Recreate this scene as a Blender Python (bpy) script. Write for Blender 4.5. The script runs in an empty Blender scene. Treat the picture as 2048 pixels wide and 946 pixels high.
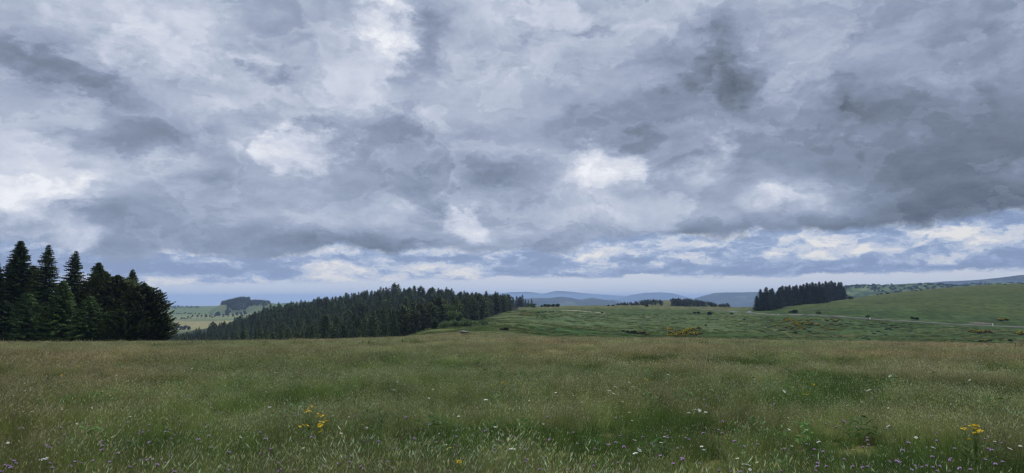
import bpy, math, random
import numpy as np
from mathutils import Vector, Matrix

# ------------------------------------------------------------------ camera
W0, H0, FPX = 2048.0, 946.0, 1384.0
PITCH = math.atan(127.0 / FPX)
CP, SP = math.cos(PITCH), math.sin(PITCH)
EYE = 1.65
scn = bpy.context.scene
col = scn.collection
cam = bpy.data.cameras.new('camera')
cam.sensor_width = 36.0
cam.lens = 36.0 * FPX / W0
cam.clip_start = 0.1
cam.clip_end = 120000.0
camo = bpy.data.objects.new('camera', cam)
camo.location = (0, 0, EYE)
camo.rotation_euler = (math.pi / 2 + PITCH, 0, 0)
col.objects.link(camo)
scn.camera = camo
scn.render.engine = 'CYCLES'
scn.view_settings.view_transform = 'Standard'
scn.view_settings.look = 'None'
scn.view_settings.gamma = 1.0
scn.view_settings.exposure = 0.0
scn.view_settings.use_curve_mapping = False
cy = scn.cycles
cy.max_bounces = 5
cy.diffuse_bounces = 2
cy.glossy_bounces = 1
cy.transmission_bounces = 1
cy.transparent_max_bounces = 4
cy.volume_bounces = 2
cy.use_denoising = True
scn.cycles.filter_width = 1.3
cy.use_adaptive_sampling = True
cy.adaptive_threshold = 0.006
cy.sample_clamp_indirect = 4.0


def pix_dir(px, py):
    a = (px - W0 / 2) / FPX
    b = (py - H0 / 2) / FPX
    return np.array([a, CP + b * SP, SP - b * CP])


def row_t(py):
    b = (np.asarray(py, float) - H0 / 2) / FPX
    return (SP - b * CP) / (CP + b * SP)


def pix_u(px, py=600.0):
    b = (py - H0 / 2) / FPX
    return ((np.asarray(px, float) - W0 / 2) / FPX) / (CP + b * SP)


def azel(px, py):
    d = pix_dir(px, py)
    d = d / np.linalg.norm(d)
    return math.atan2(d[0], d[1]), math.asin(d[2])


def lin(r, g=None, b=None):
    if g is None:
        r, g, b = r
    o = []
    for c in (r, g, b):
        c = c / 255.0
        o.append(c / 12.92 if c <= 0.04045 else ((c + 0.055) / 1.055) ** 2.4)
    return tuple(o)


class NT:
    """small helper for building node trees"""
    def __init__(self, tree):
        self.t = tree
        self.n = tree.nodes
        self.l = tree.links

    def node(self, kind, **kw):
        nd = self.n.new(kind)
        for k, v in kw.items():
            setattr(nd, k, v)
        return nd

    def put(self, sock, v):
        if isinstance(v, bpy.types.NodeSocket):
            self.l.new(v, sock)
        elif v is not None:
            sock.default_value = v

    def math(self, op, a, b=None, c=None, clamp=False):
        nd = self.n.new('ShaderNodeMath')
        nd.operation = op
        nd.use_clamp = clamp
        self.put(nd.inputs[0], a)
        if b is not None:
            self.put(nd.inputs[1], b)
        if c is not None:
            self.put(nd.inputs[2], c)
        return nd.outputs[0]

    def vmath(self, op, a, b=None, scale=None):
        nd = self.n.new('ShaderNodeVectorMath')
        nd.operation = op
        self.put(nd.inputs[0], a)
        if b is not None:
            self.put(nd.inputs[1], b)
        if scale is not None:
            self.put(nd.inputs['Scale'], scale)
        return nd.outputs['Value'] if op in ('LENGTH', 'DOT_PRODUCT') else nd.outputs[0]

    def noise(self, vec, scale, detail=4, rough=0.55, lac=2.0, dist=0.0, out=0):
        nd = self.n.new('ShaderNodeTexNoise')
        nd.inputs['Scale'].default_value = scale
        nd.inputs['Detail'].default_value = detail
        nd.inputs['Roughness'].default_value = rough
        nd.inputs['Lacunarity'].default_value = lac
        nd.inputs['Distortion'].default_value = dist
        if vec is not None:
            self.l.new(vec, nd.inputs['Vector'])
        return nd.outputs[out]

    def ramp(self, fac, stops, interp='LINEAR'):
        nd = self.n.new('ShaderNodeValToRGB')
        r = nd.color_ramp
        r.interpolation = interp
        while len(r.elements) > 2:
            r.elements.remove(r.elements[-1])
        stops = sorted(stops)
        r.elements[0].position = stops[0][0]
        r.elements[1].position = stops[-1][0]
        for p, c in stops[1:-1]:
            r.elements.new(p)
        for e, (p, c) in zip(r.elements, stops):
            e.position = p
            if isinstance(c, (int, float)):
                c = (c, c, c)
            e.color = (*c, 1)
        self.put(nd.inputs[0], fac)
        return nd.outputs[0]

    def mix(self, fac, a, b, mode='MIX'):
        nd = self.n.new('ShaderNodeMix')
        nd.data_type = 'RGBA'
        nd.blend_type = mode
        nd.clamp_factor = True
        self.put(nd.inputs[0], fac)
        self.put(nd.inputs[6], a if isinstance(a, bpy.types.NodeSocket) else (*a, 1) if isinstance(a, tuple) else a)
        self.put(nd.inputs[7], b if isinstance(b, bpy.types.NodeSocket) else (*b, 1) if isinstance(b, tuple) else b)
        return nd.outputs[2]

    def sstep(self, x, lo, hi):
        nd = self.n.new('ShaderNodeMapRange')
        nd.interpolation_type = 'SMOOTHSTEP'
        self.put(nd.inputs[0], x)
        self.put(nd.inputs[1], lo)
        self.put(nd.inputs[2], hi)
        return nd.outputs[0]

    def maprange(self, x, a, b, c, d):
        nd = self.n.new('ShaderNodeMapRange')
        nd.clamp = True
        self.put(nd.inputs[0], x)
        for i, v in enumerate((a, b, c, d)):
            nd.inputs[i + 1].default_value = v
        return nd.outputs[0]

    def xyz(self, x, y, z=0.0):
        nd = self.n.new('ShaderNodeCombineXYZ')
        self.put(nd.inputs[0], x)
        self.put(nd.inputs[1], y)
        self.put(nd.inputs[2], z)
        return nd.outputs[0]


# ------------------------------------------------------------------ world: broken stratocumulus over a hazy horizon
SUN_AZ, SUN_EL = math.radians(-14), math.radians(58)     # high, ahead and a little to the left
world = bpy.data.worlds.new('World')
scn.world = world
world.use_nodes = True
world.cycles.sampling_method = 'MANUAL'
world.cycles.sample_map_resolution = 512
N = NT(world.node_tree)
N.n.clear()
gen = N.node('ShaderNodeTexCoord').outputs['Generated']
sep = N.node('ShaderNodeSeparateXYZ')
N.l.new(gen, sep.inputs[0])
dx, dy, dz = sep.outputs
az = N.math('ARCTAN2', dx, dy)
el = N.math('ARCSINE', dz)
zc = N.math('MAXIMUM', N.math('ADD', dz, 0.32), 0.05)
plane = N.xyz(N.math('DIVIDE', dx, zc), N.math('DIVIDE', dy, zc), 0.0)   # the cloud deck seen in perspective
turb = N.noise(plane, 1.1, 6, 0.62, out=1)
turb = N.vmath('SUBTRACT', turb, (0.5, 0.5, 0.5))
plane2 = N.vmath('ADD', plane, N.vmath('SCALE', turb, scale=0.55))
# angular coordinates with ragged warp, finer towards the horizon
ang = N.xyz(az, N.math('MULTIPLY', el, 1.6), 0.3)
tang = N.vmath('SUBTRACT', N.noise(ang, 5.0, 7, 0.62, out=1), (0.5, 0.5, 0.5))
tfine = N.vmath('SUBTRACT', N.noise(N.xyz(az, N.math('MULTIPLY', el, 2.2), 1.7), 17.0, 6, 0.65, out=1), (0.5, 0.5, 0.5))
amp = N.maprange(el, 0.0, 0.30, 0.03, 0.26)
warp = N.vmath('ADD', N.vmath('SCALE', tang, scale=amp), N.vmath('SCALE', tfine, scale=N.math('MULTIPLY', amp, 0.35)))
wa = N.vmath('ADD', N.xyz(az, el, 0.0), N.vmath('MULTIPLY', warp, (1.0, 0.8, 0.0)))


def blobsum(items, start=0.0):
    """items: (px, py, rx, ry, weight, rot_deg): soft ellipses at fixed compass directions"""
    acc = None
    for it in items:
        px, py, rx, ry, w = it[:5]
        rot = it[5] if len(it) > 5 else 0.0
        a0, e0 = azel(px, py)
        mp = N.n.new('ShaderNodeMapping')
        mp.vector_type = 'TEXTURE'
        mp.inputs['Location'].default_value = (a0, e0, 0)
        mp.inputs['Rotation'].default_value = (0, 0, math.radians(rot))
        mp.inputs['Scale'].default_value = (rx / FPX, ry / FPX, 1)
        N.l.new(wa, mp.inputs['Vector'])
        g = N.n.new('ShaderNodeTexGradient')
        g.gradient_type = 'SPHERICAL'
        N.l.new(mp.outputs[0], g.inputs[0])
        s = N.sstep(g.outputs['Fac'], 0.0, 1.0)
        acc = N.math('MULTIPLY_ADD', s, w, acc if acc is not None else start)
    return acc


def edge(rows):
    lo, hi = -0.72, 0.72
    pts = []
    for px, r in rows:
        a, e = azel(px, r)
        pts.append(((a - lo) / (hi - lo), e / 0.2))
    return N.math('MULTIPLY', N.ramp(N.maprange(az, lo, hi, 0, 1), pts, 'EASE'), 0.2)



#SKYDATA
soft = blobsum([   # broad light and shade of the deck
    (250, 40, 380, 130, .15), (340, 20, 200, 90, .16), (90, 140, 190, 60, -.22, -15), (230, 130, 260, 60, -.1, -15),
    (150, 100, 420, 120, -.03), (60, 200, 200, 90, .10), (520, 60, 240, 160, -.05), (600, 190, 220, 110, .10), (540, 160, 70, 45, -.22),
    (250, 265, 330, 60, -.13, 8), (50, 340, 200, 120, .12), (240, 330, 170, 90, .14), (320, 320, 60, 70, .12), (330, 440, 300, 95, -.12),
    (720, 150, 130, 220, .18), (740, 60, 150, 120, .12), (870, 90, 110, 130, -.14), (1000, 170, 240, 210, .12), (1250, 60, 300, 130, .08),
    (1160, 60, 110, 36, -.20, 12), (1430, 130, 200, 150, -.16, 35), (1400, 190, 120, 60, -.10), (1470, 190, 90, 110, -.10),
    (950, 360, 330, 150, -.15), (1000, 300, 200, 90, -.06), (1160, 250, 420, 60, -.10), (700, 330, 150, 170, -.05),
    (1800, 120, 420, 220, -.10), (1900, 260, 420, 200, -.09), (1720, 330, 520, 190, -.13), (1350, 220, 420, 200, -.06), (1700, 210, 180, 60, -.1, -10), (2000, 370, 420, 160, -.12), (1850, 400, 460, 90, -.08), (1500, 300, 420, 130, -.07),
    (1880, 430, 420, 70, -.14), (1450, 380, 330, 90, .02), (1560, 400, 230, 90, .26), (1400, 330, 60, 60, .22), (1190, 400, 160, 110, .12),
    (1700, 60, 300, 90, .04), (2040, 30, 60, 60, .2), (1500, 230, 200, 60, .06), (640, 490, 420, 50, -.13), (760, 495, 260, 34, -.20),
    (780, 410, 70, 100, .14), (600, 430, 260, 60, .08), (1250, 440, 260, 60, .03), (1330, 455, 140, 40, -.14), (1500, 455, 360, 34, -.14),
    (390, 390, 160, 50, -.04), (170, 60, 200, 70, .10), (920, 480, 180, 80, .10), (-500, 200, 500, 300, .1), (2600, 200, 600, 400, -.1),
], 0.52)
bright = blobsum([   # thin places where the light comes through
    (600, 295, 150, 80, 1.15, 10), (560, 310, 75, 45, .8, 50), (625, 345, 70, 60, .7), (690, 290, 60, 30, .5),
    (60, 395, 190, 95, 1.0, 12), (110, 460, 110, 110, .75, 60), (20, 370, 90, 50, .7), (150, 500, 60, 50, .5),
    (1225, 305, 150, 60, 1.15, -25), (1190, 350, 130, 80, .7, -40), (1265, 315, 50, 36, .7), (1150, 420, 110, 60, .35), (1210, 335, 60, 40, .8, -20),
    (940, 458, 90, 52, 1.35, -20), (880, 440, 130, 50, .6), (945, 455, 35, 26, .9), (780, 400, 60, 80, .55, 70),
    (755, 45, 130, 90, .75, -50), (805, 100, 50, 90, .5), (760, 10, 90, 60, .35), (740, 70, 60, 40, .3), (130, 15, 120, 45, .6), (620, 200, 120, 60, .2),
    (1600, 385, 150, 60, .62), (1500, 410, 160, 40, .45), (1400, 310, 50, 60, .5), (240, 335, 130, 55, .45), (330, 290, 110, 50, .3),
], 0.0)
bump_in = N.noise(plane2, 2.3, 9, 0.56)
sunv = (0.05 * math.sin(SUN_AZ), 0.05 * math.cos(SUN_AZ), 0.0)
bump_off = N.noise(N.vmath('ADD', plane2, sunv), 2.3, 9, 0.56)
relief = N.math('MULTIPLY', N.math('SUBTRACT', bump_in, bump_off), 0.28)
big = N.math('MULTIPLY', N.math('SUBTRACT', bump_in, 0.5), 0.16)
angfine = N.noise(N.vmath('ADD', ang, N.vmath('SCALE', tang, scale=0.10)), 13.0, 8, 0.64)
angf2 = N.noise(N.vmath('ADD', N.vmath('ADD', ang, N.vmath('SCALE', tang, scale=0.10)), (0.0, 0.02, 0.0)), 13.0, 8, 0.64)
emb = N.math('MULTIPLY', N.math('SUBTRACT', angf2, angfine), -0.22)
deck = N.math('ADD', N.math('ADD', soft, relief), N.math('ADD', big, emb))
deck = N.math('MULTIPLY_ADD', N.math('SUBTRACT', angfine, 0.5), 0.08, deck)
br = N.sstep(N.math('ADD', N.math('MULTIPLY', bright, 1.0), N.math('MULTIPLY', N.math('SUBTRACT', angfine, 0.5), 1.6)), 0.10, 1.55)
wv = N.node('ShaderNodeTexVoronoi', feature='F1', voronoi_dimensions='2D')
wv.inputs['Scale'].default_value = 3.2
wv.inputs['Detail'].default_value = 5.0
wv.inputs['Roughness'].default_value = 0.62
wv.normalize = True
wwarp = N.vmath('ADD', N.vmath('MULTIPLY', ang, (1.0, 1.25, 1.0)), N.vmath('SCALE', tang, scale=0.30))
N.l.new(wwarp, wv.inputs['Vector'])
wv2 = N.node('ShaderNodeTexVoronoi', feature='F1', voronoi_dimensions='2D')
for q_ in ('Scale', 'Detail', 'Roughness'):
    wv2.inputs[q_].default_value = wv.inputs[q_].default_value
wv2.normalize = True
N.l.new(N.vmath('ADD', wwarp, (-0.006, 0.022, 0.0)), wv2.inputs['Vector'])
puff = N.math('SUBTRACT', wv2.outputs['Distance'], wv.outputs['Distance'])     # lit upper edges of the billows
where = N.maprange(N.noise(N.vmath('ADD', ang, (7.0, 3.0, 0.0)), 3.0, 3, 0.5), 0.42, 0.62, 0.15, 1.0)
deck = N.math('MULTIPLY_ADD', N.math('MULTIPLY', puff, where), 0.80, deck)
dcr = blobsum([(745, 245, 130, 80, 1.0, 10), (785, 250, 45, 70, .8), (660, 240, 110, 50, .7), (540, 158, 80, 55, .9), (1105, 50, 45, 34, .9), (1180, 66, 55, 34, .9),
    (1440, 120, 110, 120, .8), (1480, 190, 120, 90, .8), (1360, 150, 80, 60, .6), (1255, 268, 70, 40, 1.0, 20), (80, 130, 200, 60, .7, -18), (180, 160, 160, 50, .6, -20),
    (235, 262, 110, 45, .7), (300, 275, 90, 40, .5), (860, 90, 90, 110, .7), (1290, 350, 120, 70, .6), (1330, 300, 70, 60, .5), (860, 330, 120, 60, .5), (1000, 370, 150, 80, .6),
    (1700, 195, 90, 50, .6), (1560, 240, 90, 40, .5), (420, 360, 120, 40, .5), (200, 440, 130, 50, .5), (1150, 455, 70, 30, .8), (1880, 300, 160, 80, .3), (1650, 340, 120, 60, .5), (50, 440, 70, 30, .9), (120, 425, 60, 22, .8), (1540, 60, 120, 50, .4), (1980, 180, 110, 60, .5)], 0.0)
dcm = N.sstep(N.math('ADD', dcr, N.math('MULTIPLY', N.math('SUBTRACT', angfine, 0.5), 1.1)), 0.22, 0.62)
deck = N.math('MULTIPLY_ADD', dcm, -0.105, deck)
bil = N.noise(N.vmath('ADD', N.vmath('MULTIPLY', ang, (1.0, 1.0, 1.0)), N.vmath('SCALE', tang, scale=0.16)), 4.6, 6, 0.54)
veil = N.sstep(bil, 0.480, 0.535)
bilb = N.noise(N.vmath('ADD', N.vmath('MULTIPLY', ang, (1.0, 1.1, 1.0)), N.vmath('SCALE', tang, scale=0.22)), 2.6, 7, 0.50)
# big rounded masses: a firm edge above, fading away below
veilb = N.math('ADD', N.sstep(bilb, 0.495, 0.522), N.math('MULTIPLY', N.sstep(bilb, 0.50, 0.66), -0.9))
deck = N.math('MULTIPLY_ADD', veilb, 0.135, deck)
bilc = N.noise(N.vmath('ADD', N.vmath('ADD', ang, (5.0, 2.0, 8.0)), N.vmath('SCALE', tang, scale=0.20)), 5.6, 7, 0.52)
veilc = N.math('ADD', N.sstep(bilc, 0.50, 0.520), N.math('MULTIPLY', N.sstep(bilc, 0.505, 0.64), -0.9))
deck = N.math('MULTIPLY_ADD', veilc, 0.085, deck)
veil2 = N.sstep(N.noise(N.vmath('ADD', plane2, (3.1, 1.7, 5.0)), 3.4, 7, 0.6), 0.44, 0.60)
deck = N.math('MULTIPLY_ADD', N.math('SUBTRACT', veil, 0.5), 0.085, deck)
deck = N.math('MULTIPLY_ADD', N.math('SUBTRACT', veil2, 0.5), 0.045, deck)
core = N.sstep(N.math('ADD', bright, N.math('MULTIPLY', N.math('SUBTRACT', angfine, 0.5), 2.2)), 0.55, 1.05)
deck = N.math('MULTIPLY_ADD', core, 0.10, deck)
deckl = N.math('MULTIPLY_ADD', N.math('MULTIPLY', br, N.maprange(angfine, 0.32, 0.66, 0.20, 1.30)), 0.36, deck)
e2 = edge([(0, 480), (200, 520), (330, 512), (480, 512), (700, 503), (850, 500), (950, 506), (1100, 502), (1220, 482), (1330, 472), (1560, 468), (1750, 462), (1880, 452), (2047, 425)])
base_dark = N.math('SUBTRACT', 1.0, N.sstep(N.math('SUBTRACT', el, e2), 0.0, 0.045))
deckl = N.math('MULTIPLY_ADD', base_dark, -0.10, deckl)
deckcol = N.ramp(N.math('DIVIDE', deckl, 1.25), [
    (0.000, lin(84, 93, 106)), (0.128, lin(110, 121, 137)), (0.272, lin(131, 143, 165)), (0.416, lin(154, 165, 187)),
    (0.544, lin(177, 187, 205)), (0.672, lin(200, 206, 221)), (0.800, lin(216, 220, 229)), (0.960, lin(238, 240, 245))])
# the clearer strip below the deck: small sunlit cumulus against blue-grey
band_v = N.xyz(N.math('MULTIPLY', az, 1.0), N.math('MULTIPLY', el, 3.0), 4.0)
bn = N.noise(N.vmath('ADD', band_v, N.vmath('SCALE', tfine, scale=0.12)), 13.0, 8, 0.62)
bn2 = N.noise(N.vmath('ADD', N.vmath('ADD', band_v, (0.004, 0.03, 0.0)), N.vmath('SCALE', tfine, scale=0.12)), 13.0, 8, 0.62)
band_soft = blobsum([
    (960, 530, 60, 16, .4), (760, 556, 160, 14, .35), (520, 556, 120, 12, .3),
    (1800, 490, 420, 28, .20, 2), (1500, 484, 260, 18, .30), (1650, 497, 180, 26, .24), (1900, 475, 200, 30, .22), (1330, 490, 100, 16, .4),
    (650, 545, 120, 36, .62), (880, 552, 150, 22, .56), (720, 530, 130, 30, .22), (350, 560, 90, 16, .50), (480, 566, 130, 8, .45), (370, 528, 110, 14, .30),
    (1310, 522, 55, 14, .55), (1545, 514, 30, 14, .5), (1635, 512, 50, 14, .5), (1180, 520, 100, 40, .20), (1025, 520, 16, 10, .4), (1900, 515, 60, 12, .3), (1600, 515, 16, 8, .35),
    (400, 535, 220, 22, -.10), (1050, 540, 330, 26, -.16), (1500, 540, 400, 22, -.16), (1900, 540, 200, 12, -.16), (850, 505, 170, 14, .14),
    (480, 545, 180, 12, -.18), (1000, 505, 120, 20, .02)], 0.26)
bl = N.math('ADD', band_soft, N.math('MULTIPLY', N.math('SUBTRACT', bn, 0.5), 1.9))
bl = N.math('MULTIPLY_ADD', N.math('SUBTRACT', bn, bn2), 1.6, bl)
under = N.math('SUBTRACT', 1.0, N.sstep(N.math('ABSOLUTE', N.math('SUBTRACT', el, N.math('SUBTRACT', e2, 0.014))), 0.0, 0.02))
bl = N.math('MULTIPLY_ADD', N.math('MULTIPLY', under, N.sstep(az, -0.05, 0.15)), 0.12, bl)
bandcol = N.ramp(bl, [
    (0.00, lin(126, 146, 184)), (0.25, lin(142, 161, 198)), (0.45, lin(166, 182, 211)), (0.62, lin(196, 204, 221)),
    (0.84, lin(214, 216, 224)), (1.0, lin(234, 232, 230))])
# clear hazy gradient at the horizon
tolev = lambda row: azel(1024, row)[1]
hz = N.ramp(N.maprange(el, tolev(640), tolev(540), 0.0, 1.0), [
    (0.0, lin(226, 229, 232)), (0.40, lin(222, 227, 232)), (0.55, lin(218, 224, 232)), (0.70, lin(212, 218, 230)), (0.84, lin(214, 219, 230)), (1.0, lin(214, 219, 230))])
streak = N.noise(N.xyz(N.math('MULTIPLY', az, 1.0), N.math('MULTIPLY', el, 9.0), 2.0), 7.0, 6, 0.6)
hz = N.mix(N.math('MULTIPLY', N.sstep(streak, 0.45, 0.75), 0.35), hz, lin(215, 219, 228))
sky = N.node('ShaderNodeTexSky')
sky.sky_type = 'NISHITA'
sky.sun_disc = False
sky.sun_elevation = SUN_EL
sky.sun_rotation = SUN_AZ
sky.air_density = 1.0
sky.dust_density = 2.0
nish = sky.outputs[0]
# edges of the strips, as elevation against azimuth


rag1 = N.math('MULTIPLY', N.math('SUBTRACT', bn, 0.5), 0.030)
rag2 = N.math('MULTIPLY', N.math('SUBTRACT', angfine, 0.5), 0.055)
e1 = edge([(0, 560), (300, 570), (480, 571), (640, 565), (760, 562), (900, 562), (1000, 556), (1200, 556), (1330, 552), (1500, 556), (1700, 550), (1850, 545), (2047, 540)])
m1 = N.sstep(N.math('SUBTRACT', N.math('ADD', el, rag1), e1), -0.0012, 0.0035)
m2 = N.sstep(N.math('SUBTRACT', N.math('ADD', el, rag2), e2), -0.004, 0.009)
# a lighter rim under the strip and a darker flat base to the deck
c = N.mix(m1, hz, bandcol)
c = N.mix(m2, c, deckcol)
clear = N.math('MULTIPLY', N.math('SUBTRACT', 1.0, m2), 0.10)
c = N.mix(1.0, c, (10.0, 10.0, 10.0), 'MULTIPLY')      # the Background runs at 0.1
c = N.mix(clear, c, nish)
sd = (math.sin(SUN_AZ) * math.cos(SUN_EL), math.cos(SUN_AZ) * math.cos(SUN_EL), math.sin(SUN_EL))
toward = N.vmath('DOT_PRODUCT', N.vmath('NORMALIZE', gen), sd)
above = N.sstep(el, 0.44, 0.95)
lift = N.math('MULTIPLY_ADD', N.sstep(toward, 0.90, 1.0), 4.0, N.math('MULTIPLY_ADD', above, 1.3, 1.04))  # added glow around the sun and overhead, out of view, raises ambient light
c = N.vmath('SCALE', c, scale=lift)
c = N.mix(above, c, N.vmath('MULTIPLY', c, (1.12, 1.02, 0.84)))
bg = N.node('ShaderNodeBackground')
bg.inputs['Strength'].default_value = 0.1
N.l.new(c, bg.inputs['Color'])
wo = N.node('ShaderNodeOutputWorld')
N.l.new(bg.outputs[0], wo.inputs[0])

sun = bpy.data.lights.new('sun', 'SUN')
sun.energy = 1.5
sun.angle = math.radians(14)
sun.color = (1.0, 0.95, 0.87)
suno = bpy.data.objects.new('sun', sun)
d = Vector((math.sin(SUN_AZ) * math.cos(SUN_EL), math.cos(SUN_AZ) * math.cos(SUN_EL), math.sin(SUN_EL)))
suno.rotation_euler = d.to_track_quat('Z', 'Y').to_euler()
col.objects.link(suno)
#ENDSKY

# ------------------------------------------------------------------ bookkeeping
def tag(o, label=None, cat=None, group=None, kind=None):
    if label:
        o['label'] = label
    if cat:
        o['category'] = cat
    if group:
        o['group'] = group
    if kind:
        o['kind'] = kind
    return o


def empty(name, loc, rz=0.0, s=1.0):
    o = bpy.data.objects.new(name, None)
    o.empty_display_size = 0.5
    o.location = loc
    o.rotation_euler = (0, 0, rz)
    o.scale = (s, s, s)
    col.objects.link(o)
    return o


def copy_tree(o, parent=None):
    c = o.copy()
    col.objects.link(c)
    c.parent = parent
    for ch in o.children:
        copy_tree(ch, c)
    return c


def mesh_np(name, verts, faces, cols=None, smooth=False):
    """verts (n,3); faces (m,3) or (m,4) array; cols (n,3) becomes the point attribute 'tint'"""
    verts = np.asarray(verts, np.float32)
    faces = np.asarray(faces, np.int32)
    m, k = faces.shape
    me = bpy.data.meshes.new(name)
    me.vertices.add(len(verts))
    me.vertices.foreach_set('co', verts.ravel())
    me.loops.add(m * k)
    me.loops.foreach_set('vertex_index', faces.ravel())
    me.polygons.add(m)
    me.polygons.foreach_set('loop_start', np.arange(0, m * k, k, dtype=np.int32))
    me.polygons.foreach_set('loop_total', np.full(m, k, np.int32))
    if smooth:
        me.polygons.foreach_set('use_smooth', np.ones(m, bool))
    if cols is not None:
        a = me.attributes.new('tint', 'FLOAT_COLOR', 'POINT')
        c4 = np.ones((len(verts), 4), np.float32)
        c4[:, :3] = cols
        a.data.foreach_set('color', c4.ravel())
    me.update()
    return me


def obj(name, me, m=None, parent=None):
    o = bpy.data.objects.new(name, me)
    if m is not None and not me.materials:
        me.materials.append(m)
    col.objects.link(o)
    o.parent = parent
    return o


class Geo:
    """collects quads and triangles (stored as quads) with a tint per vertex"""
    def __init__(self):
        self.v, self.f, self.c, self.n = [], [], [], 0

    def add(self, v, f, c=(1, 1, 1)):
        v = np.asarray(v, float).reshape(-1, 3)
        f = np.asarray(f, int)
        self.v.append(v)
        self.f.append(f + self.n)
        c = np.asarray(c, float)
        self.c.append(np.broadcast_to(c, (len(v), 3)) if c.ndim == 1 else c)
        self.n += len(v)

    def quads(self, P, c):
        """P (k,4,3) loose quads, c (k,3) or (3,)"""
        k = len(P)
        self.v.append(P.reshape(-1, 3))
        self.f.append(np.arange(4 * k).reshape(k, 4) + self.n)
        c = np.asarray(c, float)
        if c.ndim == 2:
            c = np.repeat(c, 4, axis=0)
        else:
            c = np.broadcast_to(c, (4 * k, 3))
        self.c.append(c)
        self.n += 4 * k

    def tube(self, pts, rad, seg=6, c=(1, 1, 1)):
        pts = [np.asarray(p, float) for p in pts]
        V, F = [], []
        for i, p in enumerate(pts):
            a = pts[min(i + 1, len(pts) - 1)] - pts[max(i - 1, 0)]
            a /= np.linalg.norm(a) + 1e-9
            r = np.array([1, 0, 0]) if abs(a[0]) < .8 else np.array([0, 1, 0])
            x = np.cross(a, r)
            x /= np.linalg.norm(x)
            y = np.cross(a, x)
            for k in range(seg):
                t = 2 * math.pi * k / seg
                V.append(p + rad[i] * (math.cos(t) * x + math.sin(t) * y))
        for i in range(len(pts) - 1):
            for k in range(seg):
                k2 = (k + 1) % seg
                F.append((i * seg + k, i * seg + k2, (i + 1) * seg + k2, (i + 1) * seg + k))
        self.add(V, F, c)

    def box(self, lo, hi, c=(1, 1, 1), taper=None):
        (x0, y0, z0), (x1, y1, z1) = lo, hi
        v = [(x0, y0, z0), (x1, y0, z0), (x1, y1, z0), (x0, y1, z0), (x0, y0, z1), (x1, y0, z1), (x1, y1, z1), (x0, y1, z1)]
        self.add(v, [(3, 2, 1, 0), (4, 5, 6, 7), (0, 1, 5, 4), (1, 2, 6, 5), (2, 3, 7, 6), (3, 0, 4, 7)], c)

    def mesh(self, name, smooth=False):
        return mesh_np(name, np.concatenate(self.v), np.concatenate(self.f), np.concatenate(self.c), smooth)


# ------------------------------------------------------------------ materials
def new_mat(name):
    m = bpy.data.materials.new(name)
    m.use_nodes = True
    M = NT(m.node_tree)
    bs = M.n.get('Principled BSDF')
    bs.inputs['Roughness'].default_value = 0.85
    bs.inputs['Specular IOR Level'].default_value = 0.15
    return m, M, bs


def tint_mat(name, base=(1, 1, 1), wob=0.35, scale=0.6, inst=0.25, rough=0.85, spec=0.12, trans=0.0):
    """vertex tint of the real plant colour, varied from clump to clump and from plant to plant"""
    m, M, bs = new_mat(name)
    at = M.node('ShaderNodeAttribute', attribute_name='tint').outputs['Color']
    geo = M.node('ShaderNodeNewGeometry').outputs['Position']
    n = M.noise(geo, scale, 3, 0.6)
    f = M.maprange(n, 0.3, 0.7, 1 - wob, 1 + wob)
    rnd = M.node('ShaderNodeObjectInfo').outputs['Random']
    f = M.math('MULTIPLY', f, M.maprange(rnd, 0, 1, 1 - inst, 1 + inst))
    c = M.vmath('SCALE', M.vmath('MULTIPLY', at, base), scale=f)
    M.l.new(c, bs.inputs['Base Color'])
    bs.inputs['Roughness'].default_value = rough
    bs.inputs['Specular IOR Level'].default_value = spec
    if trans > 0:
        tr = M.node('ShaderNodeBsdfTranslucent')
        M.l.new(c, tr.inputs['Color'])
        mx = M.node('ShaderNodeMixShader')
        mx.inputs[0].default_value = trans
        M.l.new(bs.outputs[0], mx.inputs[1])
        M.l.new(tr.outputs[0], mx.inputs[2])
        M.l.new(mx.outputs[0], M.n['Material Output'].inputs[0])
    return m


def plain_mat(name, c, rough=0.6, spec=0.3, metal=0.0, wob=0.15, scale=3.0, coat=0.0):
    m, M, bs = new_mat(name)
    geo = M.node('ShaderNodeTexCoord').outputs['Object']
    n = M.noise(geo, scale, 5, 0.6)
    cc = M.vmath('SCALE', tuple(c), scale=M.maprange(n, 0.25, 0.75, 1 - wob, 1 + wob))
    M.l.new(cc, bs.inputs['Base Color'])
    bs.inputs['Roughness'].default_value = rough
    bs.inputs['Specular IOR Level'].default_value = spec
    bs.inputs['Metallic'].default_value = metal
    bs.inputs['Coat Weight'].default_value = coat
    return m


M_NEEDLE = tint_mat('conifer needles', wob=0.45, scale=0.35, inst=0.30)
M_LEAF = tint_mat('broad leaves', wob=0.4, scale=0.5, inst=0.25, trans=0.15)
M_BARK = tint_mat('bark', wob=0.3, scale=2.0)
M_BLOOM = tint_mat('broom blossom', wob=0.15, scale=1.0, inst=0.1)
M_FLOWER = tint_mat('petals', wob=0.08, scale=8.0, inst=0.12, trans=0.2)
M_STEM = tint_mat('flower stems', wob=0.2, scale=4.0)

# ------------------------------------------------------------------ noise in numpy


def hash2(ix, iy, seed):
    h = (ix.astype(np.int64) * 374761393 + iy.astype(np.int64) * 668265263 + seed * 69069) & 0xFFFFFFFF
    h = ((h ^ (h >> 13)) * 1274126177) & 0xFFFFFFFF
    return ((h ^ (h >> 16)) & 0xFFFF) / 65535.0


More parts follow.
